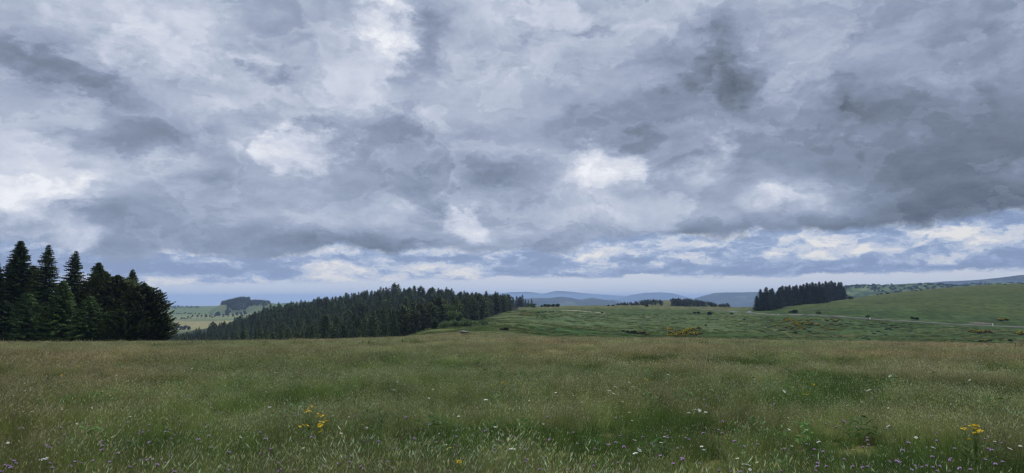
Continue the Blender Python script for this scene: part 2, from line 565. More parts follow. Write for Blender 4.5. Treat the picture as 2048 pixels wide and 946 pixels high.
def vnoise(x, y, seed=0):
    ix, iy = np.floor(x), np.floor(y)
    fx, fy = x - ix, y - iy
    fx = fx * fx * (3 - 2 * fx)
    fy = fy * fy * (3 - 2 * fy)
    a, b = hash2(ix, iy, seed), hash2(ix + 1, iy, seed)
    c_, d_ = hash2(ix, iy + 1, seed), hash2(ix + 1, iy + 1, seed)
    return (a + (b - a) * fx) * (1 - fy) + (c_ + (d_ - c_) * fx) * fy - 0.5


def fbm(x, y, octaves=4, seed=0, gain=0.5):
    s, a = 0.0, 1.0
    for o in range(octaves):
        s = s + a * vnoise(x, y, seed + o * 17)
        x, y = x * 2.03 + 5.2, y * 2.03 + 1.3
        a *= gain
    return s


def smooth(x, a, b):
    t = np.clip((x - a) / (b - a), 0, 1)
    return t * t * (3 - 2 * t)


# ------------------------------------------------------------------ terrain
PXS = np.array([0, 180, 340, 420, 490, 560, 660, 780, 870, 960, 1030, 1100, 1250, 1400, 1520, 1690, 1850, 2048], float)
SL = np.array([0, 8, 20, 60, 110, 170, 230, 300, 380, 470, 580, 700, 850, 1100, 1500, 2200, 3000, 4300, 7000, 14000, 32000], float)
ROWS = {  # horizon-relative shape of the land at each distance
    60: [695, 695, 695, 694, 694, 694, 693, 692, 691, 690, 690, 690, 692, 693, 695, 696, 698, 700],
    110: [689, 689, 688, 687, 687, 686, 684, 681, 680, 679, 679, 681, 683, 683, 685, 688, 691, 694.5],
    170: [686, 686, 685.5, 685, 684.5, 684, 681, 676, 674, 672, 673, 674.5, 677, 678, 681, 684, 687, 690.5],
    230: [690, 690, 696, 700, 703, 706, 694, 679, 669, 666, 668, 676, 681, 682, 685, 688, 691, 695],
    300: [700, 700, 715, 724, 730, 735, 712, 690, 658, 657, 661, 674, 679, 680, 683, 687, 690, 692],
    380: [715, 715, 730, 736, 738, 735, 712, 684, 661, 650, 652, 665, 672, 674, 679, 682, 684, 685],
    470: [715, 715, 722, 726, 724, 715, 695, 672, 656, 644, 643, 651, 661, 663, 664, 669, 670, 667],
    580: [705, 705, 708, 704, 696, 682, 664, 648, 642, 635, 631, 636, 643, 645, 643, 641, 643, 642],
    700: [695, 695, 694, 684, 671, 656, 640, 628, 626, 626, 622, 624, 629, 629, 628, 613, 612, 614],
    850: [688, 688, 680, 668, 654, 638, 621, 605, 604, 619, 616, 612.5, 611.5, 614, 615, 603, 592, 586],
    1100: [675, 675, 670, 656, 642, 630, 612, 602, 605, 618, 618, 615, 614, 618, 622, 599, 579, 566.5],
    1500: [663, 663, 663, 660, 656, 650, 645, 642, 642, 645, 645, 645, 645, 646, 640, 625, 606, 592],
    2200: [643, 643, 642, 641, 638, 634, 640, 660, 665, 668, 670, 670, 668, 668, 660, 645, 630, 620],
    3000: [630, 630, 628, 625, 624, 624, 630, 655, 675, 680, 682, 682, 680, 680, 675, 665, 650, 640],
    4300: [614, 614, 614, 613, 612, 612, 622, 645, 668, 670, 670, 670, 670, 670, 668, 665, 660, 655],
}
US = pix_u(PXS)
# the standing grass hides the ground's own edge by its height, so the ground lies a little lower
for Y_, a_ in ((60, 7.0), (110, 5.0), (170, 4.0), (230, 2.5)):
    ROWS[Y_] = [r_ + a_ for r_ in ROWS[Y_]]
ZT = np.zeros((len(SL), len(PXS)))
for i_, Y_ in enumerate(SL):
    if Y_ in ROWS:
        ZT[i_] = EYE + Y_ * row_t(ROWS[Y_])
ZT[1], ZT[2] = -0.26, -0.75
for Y_, z_ in ((7000, -285.0), (14000, -300.0), (32000, -320.0)):
    ZT[list(SL).index(Y_)] = z_


def terrain(x, y, detail=True):
    x, y = np.atleast_1d(np.asarray(x, float)), np.atleast_1d(np.asarray(y, float))
    UM = 1.05
    u0 = np.where(y > 1e-6, x / np.maximum(y, 1e-6), np.sign(x) * 99)
    front = (y > 0) & (np.abs(u0) <= UM)
    r2 = x * x + y * y
    Y = np.where(front, y, np.sqrt(r2 / (1 + UM * UM)))
    az_ = np.abs(np.arctan2(x, y))
    u = np.where(front, u0, np.sign(x) * UM * (1 - smooth(az_, math.radians(100), math.pi)))
    # columns: smooth interpolation in u
    k = np.clip(np.searchsorted(US, u) - 1, 0, len(US) - 2)
    t = np.clip((u - US[k]) / (US[k + 1] - US[k]), 0, 1)

    def colval(i):          # catmull-rom across columns at slice index i (vector)
        a = ZT[i, np.maximum(k - 1, 0)]
        b = ZT[i, k]
        c_ = ZT[i, k + 1]
        d_ = ZT[i, np.minimum(k + 2, len(US) - 1)]
        m0, m1 = (c_ - a) * 0.5, (d_ - b) * 0.5
        lim = 1.5 * np.abs(c_ - b) + 0.02
        m0, m1 = np.clip(m0, -lim, lim), np.clip(m1, -lim, lim)
        return b * (2 * t**3 - 3 * t**2 + 1) + c_ * (-2 * t**3 + 3 * t**2) + m0 * (t**3 - 2 * t**2 + t) + m1 * (t**3 - t**2)
    j = np.clip(np.searchsorted(SL, Y, side='right') - 1, 0, len(SL) - 2)
    z0, z1 = colval(j), colval(j + 1)
    jm, jp = np.maximum(j - 1, 0), np.minimum(j + 2, len(SL) - 1)
    zm, zp = colval(jm), colval(jp)
    h = SL[j + 1] - SL[j]
    hm = np.maximum(SL[j] - SL[jm], 1e-6)
    hp = np.maximum(SL[jp] - SL[j + 1], 1e-6)
    d = (z1 - z0) / h
    dm = np.where(j > 0, (z0 - zm) / hm, d)
    dp = np.where(j < len(SL) - 2, (zp - z1) / hp, d)

    def pch(a, b):
        return np.where(a * b > 0, 2 * a * b / np.where(np.abs(a + b) < 1e-9, 1e-9, a + b), 0.0)
    s0, s1 = pch(dm, d), pch(d, dp)
    q = np.clip((Y - SL[j]) / h, 0, 1)
    z = z0 * (2 * q**3 - 3 * q**2 + 1) + s0 * h * (q**3 - 2 * q**2 + q) + z1 * (-2 * q**3 + 3 * q**2) + s1 * h * (q**3 - q**2)
    if detail:
        r = np.sqrt(r2)
        z = z + 0.10 * smooth(r, 3, 15) * fbm(x / 3.1, y / 3.1, 3, 3)
        rough = smooth(r, 230, 340) * (1 - smooth(r, 900, 1400))
        basin = rough * (0.35 + 0.65 * smooth(x, -60, 40) * (1 - smooth(u * 1384 + 1024, 1600, 1900) * smooth(r, 560, 680)))
        z = z + basin * (1.0 * fbm(x / 24, y / 24, 4, 11) + 0.9 * fbm(x / 7, y / 7, 3, 12) * smooth(x, 40, 160))
        z = z + smooth(r, 900, 2500) * 7 * fbm(x / 300, y / 300, 4, 21)
    return z


def hit(px, row, y0=8.0, y1=6000.0, lift=0.0):
    """where the sight line through a point of the land meets the land: real x, y, z"""
    dd = pix_dir(px, row)
    dd = dd / dd[1]
    ys = np.exp(np.linspace(math.log(y0), math.log(y1), 3000))
    z = EYE + ys * dd[2]
    g = terrain(ys * dd[0], ys, True) + lift
    idx = np.argmax(z < g)
    if z[idx] >= g[idx]:
        idx = int(np.argmin(z - g))
    y = ys[idx]
    return np.array([y * dd[0], y, g[idx] - lift])


def ground(x, y):
    return float(terrain(x, y)[0])


def px_of(x, y, z):
    v = np.array([x, y, z - EYE])
    f = CP * v[1] + SP * v[2]
    return W0 / 2 + FPX * v[0] / f, H0 / 2 - FPX * (-SP * v[1] + CP * v[2]) / f


# the sheet: fine rings ahead, coarse behind
a_front = np.linspace(-44, 44, 700)
a_back = np.concatenate([np.linspace(-180, -45, 70), a_front, np.linspace(45, 180, 70)[:-1]])
azs = np.radians(a_back)
rs = np.concatenate([[0.4, 1.2, 2.5], np.exp(np.linspace(math.log(4), math.log(1300), 420)), np.exp(np.linspace(math.log(1340), math.log(30000), 130))])
A_, R_ = np.meshgrid(azs, rs)
X_, Y_ = (R_ * np.sin(A_)), (R_ * np.cos(A_))
Z_ = terrain(X_.ravel(), Y_.ravel()).reshape(X_.shape)
V_ = np.stack([X_, Y_, Z_], -1).reshape(-1, 3)
nr, na = X_.shape
ii, jj = np.meshgrid(np.arange(nr - 1), np.arange(na), indexing='ij')
j2 = (jj + 1) % na
F_ = np.stack([ii * na + jj, ii * na + j2, (ii + 1) * na + j2, (ii + 1) * na + jj], -1).reshape(-1, 4)
F_ = F_[:, ::-1]
# what grows where (real colours of the ground cover)
x_, y_ = V_[:, 0], V_[:, 1]
r_ = np.hypot(x_, y_)
u_ = np.where(y_ > 1, x_ / np.maximum(y_, 1), np.sign(x_) * 2)
P_ = np.clip(1024 + 1384 * u_ * 1.004, -300, 2400)
n1 = fbm(x_ / 45, y_ / 45, 4, 31)
n2 = fbm(x_ / 9, y_ / 14, 4, 32)
n3 = fbm(x_ / 160, y_ / 160, 3, 33)
nf = fbm(x_ / 2.5, y_ / 2.5, 3, 34)


def c3(*a):
    return np.array(a, float)


meadow = c3(.105, .105, .040)
C_ = np.tile(meadow, (len(x_), 1))
C_ = C_ * (1 + 0.35 * n1[:, None])


def paint(mask, c_):
    global C_
    m = np.clip(mask, 0, 1)[:, None]
    C_ = C_ * (1 - m) + np.asarray(c_) * m


edge_d = np.interp(P_, [0, 560, 780, 900, 1000, 1050, 1100, 2048], [175, 180, 215, 235, 250, 245, 225, 205])
basin = smooth(r_ / np.hypot(1, np.clip(u_, -2, 2)) - edge_d, 0, 18) * (y_ > 0)
paint(basin, c3(.088, .112, .046))
paint(basin * smooth(n1 + .3 * n2, -.1, .35) * .8, c3(.066, .098, .036))
paint(basin * smooth(fbm(x_ / 70, y_ / 22, 4, 35), .0, .35) * .75, c3(.120, .142, .082))
Yd = np.maximum(y_, 1)
# lush hollow and the pale windblown sward above it
paint(basin * smooth(P_, 1020, 1080) * (1 - smooth(P_, 1500, 1600)) * (1 - smooth(Yd, 400, 450)) * smooth(Yd, 260, 300), c3(.046, .092, .024))
paint(basin * smooth(P_, 1020, 1090) * (1 - smooth(P_, 1460, 1540)) * smooth(Yd, 420, 470) * (1 - smooth(Yd, 660, 720)) * smooth(n2 + n1 * .6, -.3, .3) * .8, c3(.118, .148, .088))
paint(basin * smooth(P_, 1120, 1160) * (1 - smooth(P_, 1400, 1430)) * smooth(Yd, 690, 720) * (1 - smooth(Yd, 780, 800)) * .6, c3(.058, .085, .030))
# ridge saddle left of centre: yellowish grazed turf
paint(basin * (1 - smooth(P_, 1000, 1080)) * (1 - smooth(Yd, 330, 480)), c3(.125, .130, .055) * 1.0)
paint(basin * (1 - smooth(P_, 1000, 1080)) * smooth(Yd, 330, 480), c3(.112, .122, .062))
# rim of dry grass
paint(smooth(Yd, 760, 800) * smooth(P_, 1000, 1040) * (1 - smooth(P_, 1560, 1640)) * (1 - smooth(Yd, 1200, 1300)), c3(.140, .132, .078) * (1 + .3 * n1[:, None]))
# the big hillside on the right
hs = smooth(P_, 1500, 1640) * smooth(Yd - np.interp(P_, [1500, 1690, 1850, 2048], [720, 660, 640, 570]), 0, 60) * (1 - smooth(Yd, 1300, 1500))
paint(hs, c3(.080, .096, .036) * (1 + .35 * fbm(x_ / 60, y_ / 18, 4, 41)[:, None]))
paint(hs * smooth(Yd, 820, 1100) * .7, c3(.125, .118, .062))
# broad dark scrubby sward right of the road
paint(basin * smooth(P_, 1480, 1560) * (1 - hs) * (y_ < 900), c3(.052, .082, .028) * (1 + .5 * n2[:, None] + .3 * nf[:, None]))
paint(basin * smooth(P_, 1480, 1560) * (1 - hs) * (y_ < 700) * smooth(fbm(x_ / 50, y_ / 9, 3, 44), .05, .3) * .7, c3(.098, .122, .062))
# forest floor
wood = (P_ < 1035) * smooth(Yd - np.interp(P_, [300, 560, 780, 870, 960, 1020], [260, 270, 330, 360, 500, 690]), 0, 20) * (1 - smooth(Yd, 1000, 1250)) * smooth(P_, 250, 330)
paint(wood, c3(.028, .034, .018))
# far country on the left
far = smooth(Yd, 1250, 1400) * (1 - smooth(P_, 700, 800))
paint(far, c3(.092, .115, .055))
paint(far * smooth(Yd, 1500, 1600) * (1 - smooth(Yd, 2050, 2250)), c3(.205, .185, .098))
paint(far * smooth(Yd, 2250, 2300) * (1 - smooth(Yd, 3900, 4100)) * smooth(n3, -.1, .1), c3(.088, .130, .056))
paint(far * smooth(Yd, 2300, 2500) * (1 - smooth(Yd, 2700, 2900)), c3(.150, .165, .085))
paint(smooth(Yd, 4500, 6000) * 1.0, c3(.10, .13, .07) * (1 + .6 * n3[:, None]))
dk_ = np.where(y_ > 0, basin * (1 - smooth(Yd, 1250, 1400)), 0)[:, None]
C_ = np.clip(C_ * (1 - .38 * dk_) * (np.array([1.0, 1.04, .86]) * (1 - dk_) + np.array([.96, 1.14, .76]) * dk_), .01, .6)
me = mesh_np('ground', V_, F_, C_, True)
gm, M, bs = new_mat('land')
at = M.node('ShaderNodeAttribute', attribute_name='tint').outputs['Color']
gp = M.node('ShaderNodeNewGeometry').outputs['Position']
g1 = M.noise(gp, 1.3, 6, 0.7)
g2 = M.noise(M.vmath('MULTIPLY', gp, (1.0, 0.45, 1.0)), 0.16, 6, 0.68)
g3 = M.noise(gp, 0.03, 4, 0.6)
f = M.math('MULTIPLY', M.maprange(g1, 0.3, 0.7, 0.5, 1.5), M.maprange(g2, 0.34, 0.66, 0.55, 1.5))
cc = M.vmath('SCALE', at, scale=f)
cc = M.mix(M.math('MULTIPLY', M.sstep(g3, 0.4, 0.65), 0.35), cc, M.vmath('MULTIPLY', cc, (1.25, 1.02, 0.9)))
M.l.new(cc, bs.inputs['Base Color'])
bp = M.node('ShaderNodeBump')
bp.inputs['Strength'].default_value = 0.8
bp.inputs['Distance'].default_value = 0.8
M.l.new(M.math('ADD', M.math('MULTIPLY', g2, 1.6), M.math('MULTIPLY', g1, 0.3)), bp.inputs['Height'])
M.l.new(bp.outputs[0], bs.inputs['Normal'])
bs.inputs['Specular IOR Level'].default_value = 0.05
tag(obj('ground', me, gm), kind='structure')

# ------------------------------------------------------------------ hills


def hill_mat(name, c1, c2, scale, c3_=None):
    m, M, bs = new_mat(name)
    gp = M.node('ShaderNodeNewGeometry').outputs['Position']
    n = M.noise(gp, scale, 6, 0.65)
    cc = M.mix(M.sstep(n, 0.42, 0.58), c1, c2)
    if c3_:
        cc = M.mix(M.sstep(M.noise(gp, scale * 2.3, 4, 0.6), 0.56, 0.62), cc, c3_)
    M.l.new(cc, bs.inputs['Base Color'])
    bs.inputs['Specular IOR Level'].default_value = 0.03
    bp = M.node('ShaderNodeBump')
    bp.inputs['Strength'].default_value = 0.7
    bp.inputs['Distance'].default_value = 0.25 / scale
    M.l.new(n, bp.inputs['Height'])
    M.l.new(bp.outputs[0], bs.inputs['Normal'])
    return m


def hill(name, prof, Yc, depth, base, mat_, rough=6.0, seed=1, rot=0.0):
    pxs = np.array([p[0] for p in prof], float)
    rws = np.array([p[1] for p in prof], float)
    n = 260
    P = np.linspace(pxs[0], pxs[-1], n)
    # smooth profile
    R = np.interp(P, pxs, rws)
    kern = np.hanning(9)
    R = np.convolve(np.pad(R, 4, mode='edge'), kern / kern.sum(), 'valid')
    zt = EYE + Yc * row_t(R)
    u = pix_u(P)
    w = np.linspace(-1, 1, 41)
    U, Wm = np.meshgrid(u, w)
    ZT_, _ = np.meshgrid(zt, w)
    X = U * Yc * (1 + 0.0 * Wm)
    Y = Yc + Wm * depth + rot * (X - X.mean())
    k = np.clip(1 - np.abs(Wm) ** 2, 0, 1) ** 1.2
    edge_ = np.minimum(smooth(np.arange(n), 0, 14), 1 - smooth(np.arange(n), n - 15, n - 1))[None, :]
    Z = base + (ZT_ - base) * k * (0.15 + 0.85 * edge_)
    X = X + depth * .35 * fbm(X / depth * 1.3, Y / depth * 1.3, 3, seed) * np.abs(Wm)
    Z = Z + rough * fbm(X / (depth * .22), Y / (depth * .22), 4, seed + 5) * (0.25 + np.abs(Wm)) * (k > 0)
    V = np.stack([X, Y, Z], -1).reshape(-1, 3)
    a, b = np.meshgrid(np.arange(len(w) - 1), np.arange(n - 1), indexing='ij')
    F = np.stack([a * n + b, a * n + b + 1, (a + 1) * n + b + 1, (a + 1) * n + b], -1).reshape(-1, 4)
    o = obj(name, mesh_np(name, V, F, None, True), mat_)
    tag(o, kind='structure')
    return o


HM = hill_mat('wooded mountain', (.020, .026, .022), (.036, .044, .032), 0.0015, (.08, .095, .06))
HG = hill_mat('grassy hill', (.10, .115, .055), (.13, .135, .07), 0.02)
HL = hill_mat('bushy hillside', (.035, .060, .025), (.105, .150, .055), 0.012, (.15, .19, .08))  # sunlit patches on the slopes are painted in as lighter greens
hill('mountain', [(930, 612), (1000, 603), (1040, 598), (1065, 596.5), (1100, 596), (1112, 594), (1125, 593.5), (1140, 595.5), (1155, 599), (1165, 599.5), (1182, 596), (1195, 597.5), (1205, 599.5), (1222, 601.5), (1245, 608), (1280, 618)], 8200, 1200, -305, HM, 18, 2)
hill('mountain', [(1195, 606), (1213, 601), (1225, 599.3), (1238, 602), (1262, 610)], 10500, 800, -310, HM, 12, 3)
hill('mountain', [(1150, 606), (1215, 601), (1240, 597), (1262, 590), (1290, 585.5), (1320, 584.5), (1340, 586), (1362, 593), (1400, 602), (1440, 612)], 20000, 2200, -315, HM, 30, 4)
hill('mountain', [(1370, 606), (1388, 597), (1405, 592), (1430, 586), (1450, 585), (1475, 584.5), (1500, 584), (1550, 584.5), (1620, 585), (1700, 588), (1800, 600)], 10500, 1600, -305, HM, 20, 5)
hill('mountain', [(880, 600), (940, 589), (1000, 587), (1020, 584.5), (1060, 583.5), (1085, 588), (1112, 581.5), (1140, 583), (1185, 588), (1230, 591), (1290, 595), (1360, 600)], 26500, 2400, -320, HM, 26, 6)
hill('mountain', [(1640, 586), (1700, 577), (1800, 570), (1845, 566.5), (1880, 563.5), (1930, 561.5), (1960, 559), (2000, 556), (2048, 550), (2150, 541), (2300, 536), (2500, 548)], 10500, 1600, -300, HM, 20, 7)
hill('hills', [(1620, 590), (1690, 573.5), (1720, 571.5), (1760, 570), (1800, 568.5), (1830, 567), (1860, 567.5), (1900, 571), (1940, 575), (2000, 585)], 3000, 520, -180, HL, 10, 8)
hill('hills', [(1850, 585), (1900, 574), (1950, 567), (1985, 564.5), (2020, 565), (2060, 567), (2200, 562), (2350, 580)], 3900, 420, -180, HL, 8, 9)
hill('hills', [(1195, 622), (1222, 612), (1250, 609), (1280, 605), (1305, 601.5), (1330, 600.5), (1350, 602), (1400, 606), (1440, 610), (1462, 614), (1490, 622)], 1330, 120, -60, HG, 1.5, 10)
hill('hills', [(250, 620), (330, 614), (370, 613), (400, 614), (430, 613), (520, 612), (570, 606), (620, 604), (660, 603), (740, 610), (840, 622)], 4600, 500, -160, HL, 6, 11)
knoll = hill('hills', [(425, 622), (443, 609), (458, 605), (470, 602), (482, 600), (494, 599.5), (508, 602.5), (525, 603), (545, 606.5), (570, 609), (600, 612), (640, 622)], 3050, 230, -110, hill_mat('knoll grass', (.085, .125, .05), (.12, .15, .07), 0.01), 3, 12)
# a pale mown field on the shoulder behind the big hillside
# ------------------------------------------------------------------ haze
g = Geo()
g.box((-31000, -31000, -345), (31000, 31000, 190))
hm = bpy.data.materials.new('haze')
hm.use_nodes = True
hm.node_tree.nodes.clear()
pv = hm.node_tree.nodes.new('ShaderNodeVolumePrincipled')
pv.inputs['Color'].default_value = (0.45, 0.62, 1.0, 1)
pv.inputs['Density'].default_value = 0.72e-4
pv.inputs['Anisotropy'].default_value = 0.35
ho = hm.node_tree.nodes.new('ShaderNodeOutputMaterial')
hm.node_tree.links.new(pv.outputs[0], ho.inputs['Volume'])
hz_o = obj('haze', g.mesh('haze'), hm)
tag(hz_o, kind='stuff')

# ------------------------------------------------------------------ trees


def conifer(seed, h, rad, kind='spruce', dense=1.0, spray=0.55, green=(.030, .044, .020), gap=1.0, taper=.62):
    """trunk mesh and crown mesh: whorls of drooping boughs carrying many small needle sprays"""
    rng = np.random.default_rng(seed)
    tg = Geo()
    lean = rng.normal(0, .012, 2)
    axis = lambda z: np.array([lean[0] * z + .12 * math.sin(z * .35 + seed), lean[1] * z + .10 * math.cos(z * .3), z])
    zs = np.linspace(-1.2, h * .985, 9)
    tg.tube([axis(z) for z in zs], [max(.02, .017 * h * (1 - (max(z, 0) / h)) ** .9 + .015) for z in zs], 7, (.10, .075, .055))
    Q, C = [], []
    z = h * (.06 if kind != 'pine' else .10)
    nb = 0
    side_len = rng.uniform(.8, 1.2, 8)
    while z < h * .985:
        f = z / h
        if kind == 'spruce':
            L = rad * (1 - f) ** taper * (0.85 + .15 * min(1, f * 6)) + .12
        elif kind == 'fir':
            L = rad * (1 - f ** 1.5) ** .80 * (.85 + .15 * min(1, f * 5)) + .1
        else:
            L = rad * (math.sin(math.pi * min(1, (f * .85 + .16))) ** .6) * (1.0 if f < .8 else (1 - f) / .2 * .7 + .3)
        n_b = max(3, int(round((5.5 + 2.5 * (1 - f)) * dense ** .5)))
        a0 = rng.uniform(0, 6.28)
        for b in range(n_b):
            a = a0 + 6.283 * b / n_b + rng.normal(0, .22)
            Lb = L * rng.uniform(.62, 1.14) * side_len[int((a % 6.283) / 6.284 * 8)]
            if rng.random() < .05:
                Lb *= 1.15
            if rng.random() < .08:
                Lb *= .5
            ns = max(2, int(Lb / spray * 1.8 * dense) + 1)
            droop = {'spruce': .32, 'fir': .16, 'pine': -.10}[kind] * (1.25 - f) + rng.normal(0, .06)
            up = {'spruce': .16, 'fir': .10, 'pine': .2}[kind]
            ca, sa = math.cos(a), math.sin(a)
            base = axis(z)
            if nb % 3 == 0 and Lb > .8:
                pts = [base + np.array([ca * t * Lb, sa * t * Lb, -droop * Lb * t + up * Lb * t * t]) for t in (0, .5, .95)]
                tg.tube(pts, [.035 * (1 + Lb * .3), .025, .01], 4, (.09, .07, .05))
            nb += 1
            t = np.linspace(.12 if dense > .9 else .25, 1, ns) + rng.normal(0, .03, ns)
            cen = base + np.stack([ca * t * Lb, sa * t * Lb, -droop * Lb * t + up * Lb * t * t], -1)
            topf = .55 + .45 * min(1, L / (rad * .55))
            wid = spray * topf * (1.0 - .45 * t) * (.8 if kind != 'pine' else 1.1)
            for sgn in (-1, 1):
                ang = a + sgn * rng.uniform(.45, 1.15, ns)
                dirv = np.stack([np.cos(ang), np.sin(ang), rng.normal(-.28 if kind == 'spruce' else (.25 if kind == 'pine' else -.05), .22, ns)], -1)
                sl = (spray * topf * rng.uniform(.9, 1.9, ns) * (1.15 - .55 * t))[:, None]
                tip = cen + dirv * sl
                side = np.stack([-np.sin(ang), np.cos(ang), rng.normal(0, .5, ns)], -1) * (wid * .38)[:, None]
                mid = cen + dirv * sl * .45
                dn = np.array([0, 0, -1.0]) * (spray * rng.uniform(.05, .35, ns))[:, None]
                Q.append(np.stack([cen, mid + side, tip + dn * .6, mid - side + dn], 1))
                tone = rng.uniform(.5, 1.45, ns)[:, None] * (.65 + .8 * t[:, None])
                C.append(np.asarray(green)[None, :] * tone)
            # a hanging spray under the bough
            hang = np.stack([cen, cen + np.stack([ca * wid * .5, sa * wid * .5, -.35 * wid], -1), cen + np.array([0, 0, -1.0]) * (spray * rng.uniform(.5, 1.1, ns))[:, None], cen - np.stack([ca * wid * .5, sa * wid * .5, .35 * wid], -1)], 1)
            Q.append(hang)
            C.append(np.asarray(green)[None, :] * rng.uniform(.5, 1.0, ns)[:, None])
        z += spray * gap * (.62 if kind == 'spruce' else .58) / dense ** .5 * rng.uniform(.8, 1.25) * (1.0 if f < .8 else .8)
    # leader
    top = axis(h * .97)
    for k in range(5):
        a = k * 1.25
        p = top + np.array([0, 0, .02 * h * k * .25])
        q = np.array([math.cos(a), math.sin(a), .6]) * spray * .6
        s_ = np.array([-math.sin(a), math.cos(a), 0]) * spray * .14
        Q.append(np.array([[p, p + q * .5 + s_, p + q, p + q * .5 - s_]]))
        C.append(np.asarray([green]) * 1.1)
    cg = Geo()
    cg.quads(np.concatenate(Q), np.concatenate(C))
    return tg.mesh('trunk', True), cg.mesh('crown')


def broadleaf(seed, h, rad, leaf=0.45, n=1500, green=(.050, .075, .026), low=0.15, lobes=11):
    """trunk with limbs; crown of leaf clumps spread through uneven lobes"""
    rng = np.random.default_rng(seed)
    tg = Geo()
    tg.tube([(0, 0, -.8), (0.05, 0, h * .2), (-.05, .05, h * .45), (0, 0, h * .7)], [.03 * h, .024 * h, .016 * h, .006 * h], 7, (.10, .08, .06))
    cen = []
    for k in range(lobes):
        a = rng.uniform(0, 6.28)
        rr = rad * rng.uniform(.15, .68)
        zz = h * rng.uniform(low + .12, .82)
        cen.append((math.cos(a) * rr, math.sin(a) * rr, zz, rad * rng.uniform(.28, .5)))
        if k < 7:
            tg.tube([(0, 0, h * .25), (math.cos(a) * rr * .5, math.sin(a) * rr * .5, zz * .75), (math.cos(a) * rr, math.sin(a) * rr, zz)], [.011 * h, .008 * h, .003 * h], 5, (.10, .08, .06))
    cen.append((0, 0, h * .78, rad * .42))
    cen = np.array(cen)
    k = rng.integers(0, len(cen), n)
    dv = rng.normal(0, 1, (n, 3))
    dv /= np.linalg.norm(dv, axis=1)[:, None]
    rr = rng.uniform(.45, 1.08, n) ** .6
    p = cen[k, :3] + dv * (cen[k, 3] * rr)[:, None] * np.array([1, 1, .8])
    p[:, 2] = np.clip(p[:, 2], h * low * rng.uniform(.3, 1.2, n), None)
    nrm = dv + rng.normal(0, .6, (n, 3))
    t1 = np.cross(nrm, rng.normal(0, 1, (n, 3)))
    t1 /= np.linalg.norm(t1, axis=1)[:, None]
    t2 = np.cross(nrm, t1)
    t2 /= np.linalg.norm(t2, axis=1)[:, None]
    s = (leaf * rng.uniform(.5, 1.3, n))[:, None]
    P = np.stack([p - t1 * s, p + t2 * s * .6, p + t1 * s, p - t2 * s * .6], 1)
    cg = Geo()
    lobe_tone = rng.uniform(.75, 1.3, len(cen))[k]
    cg.quads(P, np.asarray(green)[None, :] * (lobe_tone * rng.uniform(.7, 1.3, n))[:, None])
    return tg.mesh('trunk', True), cg.mesh('crown')


def make_tree(name, meshes, leaf_mat=None):
    root = empty(name, (0, 0, 0))
    obj('trunk', meshes[0], M_BARK, root)
    obj('crown', meshes[1], leaf_mat or M_NEEDLE, root)
    return root


_used = {}


def put_tree(proto, x, y, s, label, cat, group=None, rz=None, z=None, sz=1.0, sink=0.0):
    """first use moves the prototype itself, then copies"""
    o = proto if proto.name not in _used else copy_tree(proto)
    _used.setdefault(proto.name, 0)
    o.location = (x, y, (ground(x, y) if z is None else z) - sink)
    o.rotation_euler = (0, 0, random.uniform(0, 6.28) if rz is None else rz)
    o.scale = (s, s, s * sz)
    if 'group' in o:
        del o['group']
    tag(o, label, cat, group)
    return o


random.seed(5)
# --- the dark stand at the left end of the field: (px, base row, top row, kind, half width px, distance, green, name, label)
DK = (.042, .068, .020)
LEFT = [
    ('pine_tree', 208, 541, 'pine', 38, 164, (.048, .064, .021), 'dark pine joining the ragged fir to the layered pine in the left stand'),
    ('fir_tree', 246, 556, 'pine', 36, 166, (.046, .064, .021), 'dark bushy conifer just left of the small narrow spruce top'),
    ('fir_tree', 66, 530, 'fir', 34, 168, DK, 'dark fir behind, between the tallest fir and the slim spruce'),
    ('fir_tree', 34, 480, 'fir', 40, 166, DK, 'tallest tree of the left stand, a dark fir with a dense rounded top'),
    ('spruce_tree', 86, 489, 'spruce', 37, 160, (.040, .062, .020), 'slim spruce with a loose pointed top, second peak from the left in the left stand'),
    ('spruce_tree', 143, 501, 'spruce', 35, 163, (.044, .066, .020), 'thin open-topped spruce with sky showing between its boughs, middle of the left stand'),
    ('fir_tree', 192, 524, 'fir', 34, 165, DK, 'dark fir with a ragged shoulder right of the thin open-topped spruce'),
    ('pine_tree', 228, 549, 'pine', 42, 161, (.054, .068, .024), 'broad dark pine with flat layered boughs in the right half of the left stand'),
    ('spruce_tree', 266, 538, 'spruce', 26, 169, (.038, .058, .019), 'small narrow spruce top rising behind the last pines of the left stand'),
    ('pine_tree', 284, 566, 'pine', 36, 157, (.048, .064, .021), 'pine at the right end of the left stand whose boughs lean over the field edge'),
    ('fir_tree', -22, 512, 'fir', 34, 163, DK, 'dense dark fir cut off by the left edge of the view'),
    ('spruce_tree', 120, 560, 'spruce', 36, 154, (.052, .088, .022), 'brighter green young spruce standing in front of the thin open-topped spruce'),
    ('spruce_tree', 52, 585, 'spruce', 38, 153, (.042, .072, .022), 'low bushy spruce below the tallest fir at the left edge of the field'),
    ('spruce_tree', 178, 590, 'spruce', 36, 152, (.046, .076, .022), 'low green spruce in front of the ragged dark fir'),
    ('pine_tree', 312, 628, 'pine', 26, 158, (.048, .068, .022), 'lowest pine of the left stand, sloping down to the right over the valley view'),
    ('pine_tree', 250, 612, 'pine', 34, 153, (.044, .066, .020), 'low spreading pine in front of the broad layered pine'),
    ('fir_tree', 6, 600, 'fir', 34, 154, (.026, .042, .019), 'low dark fir skirted with boughs at the left edge of the view'),
    ('spruce_tree', 214, 575, 'fir', 30, 158, (.024, .036, .018), 'dark conifer filling the gap between the ragged fir and the layered pine'),
]
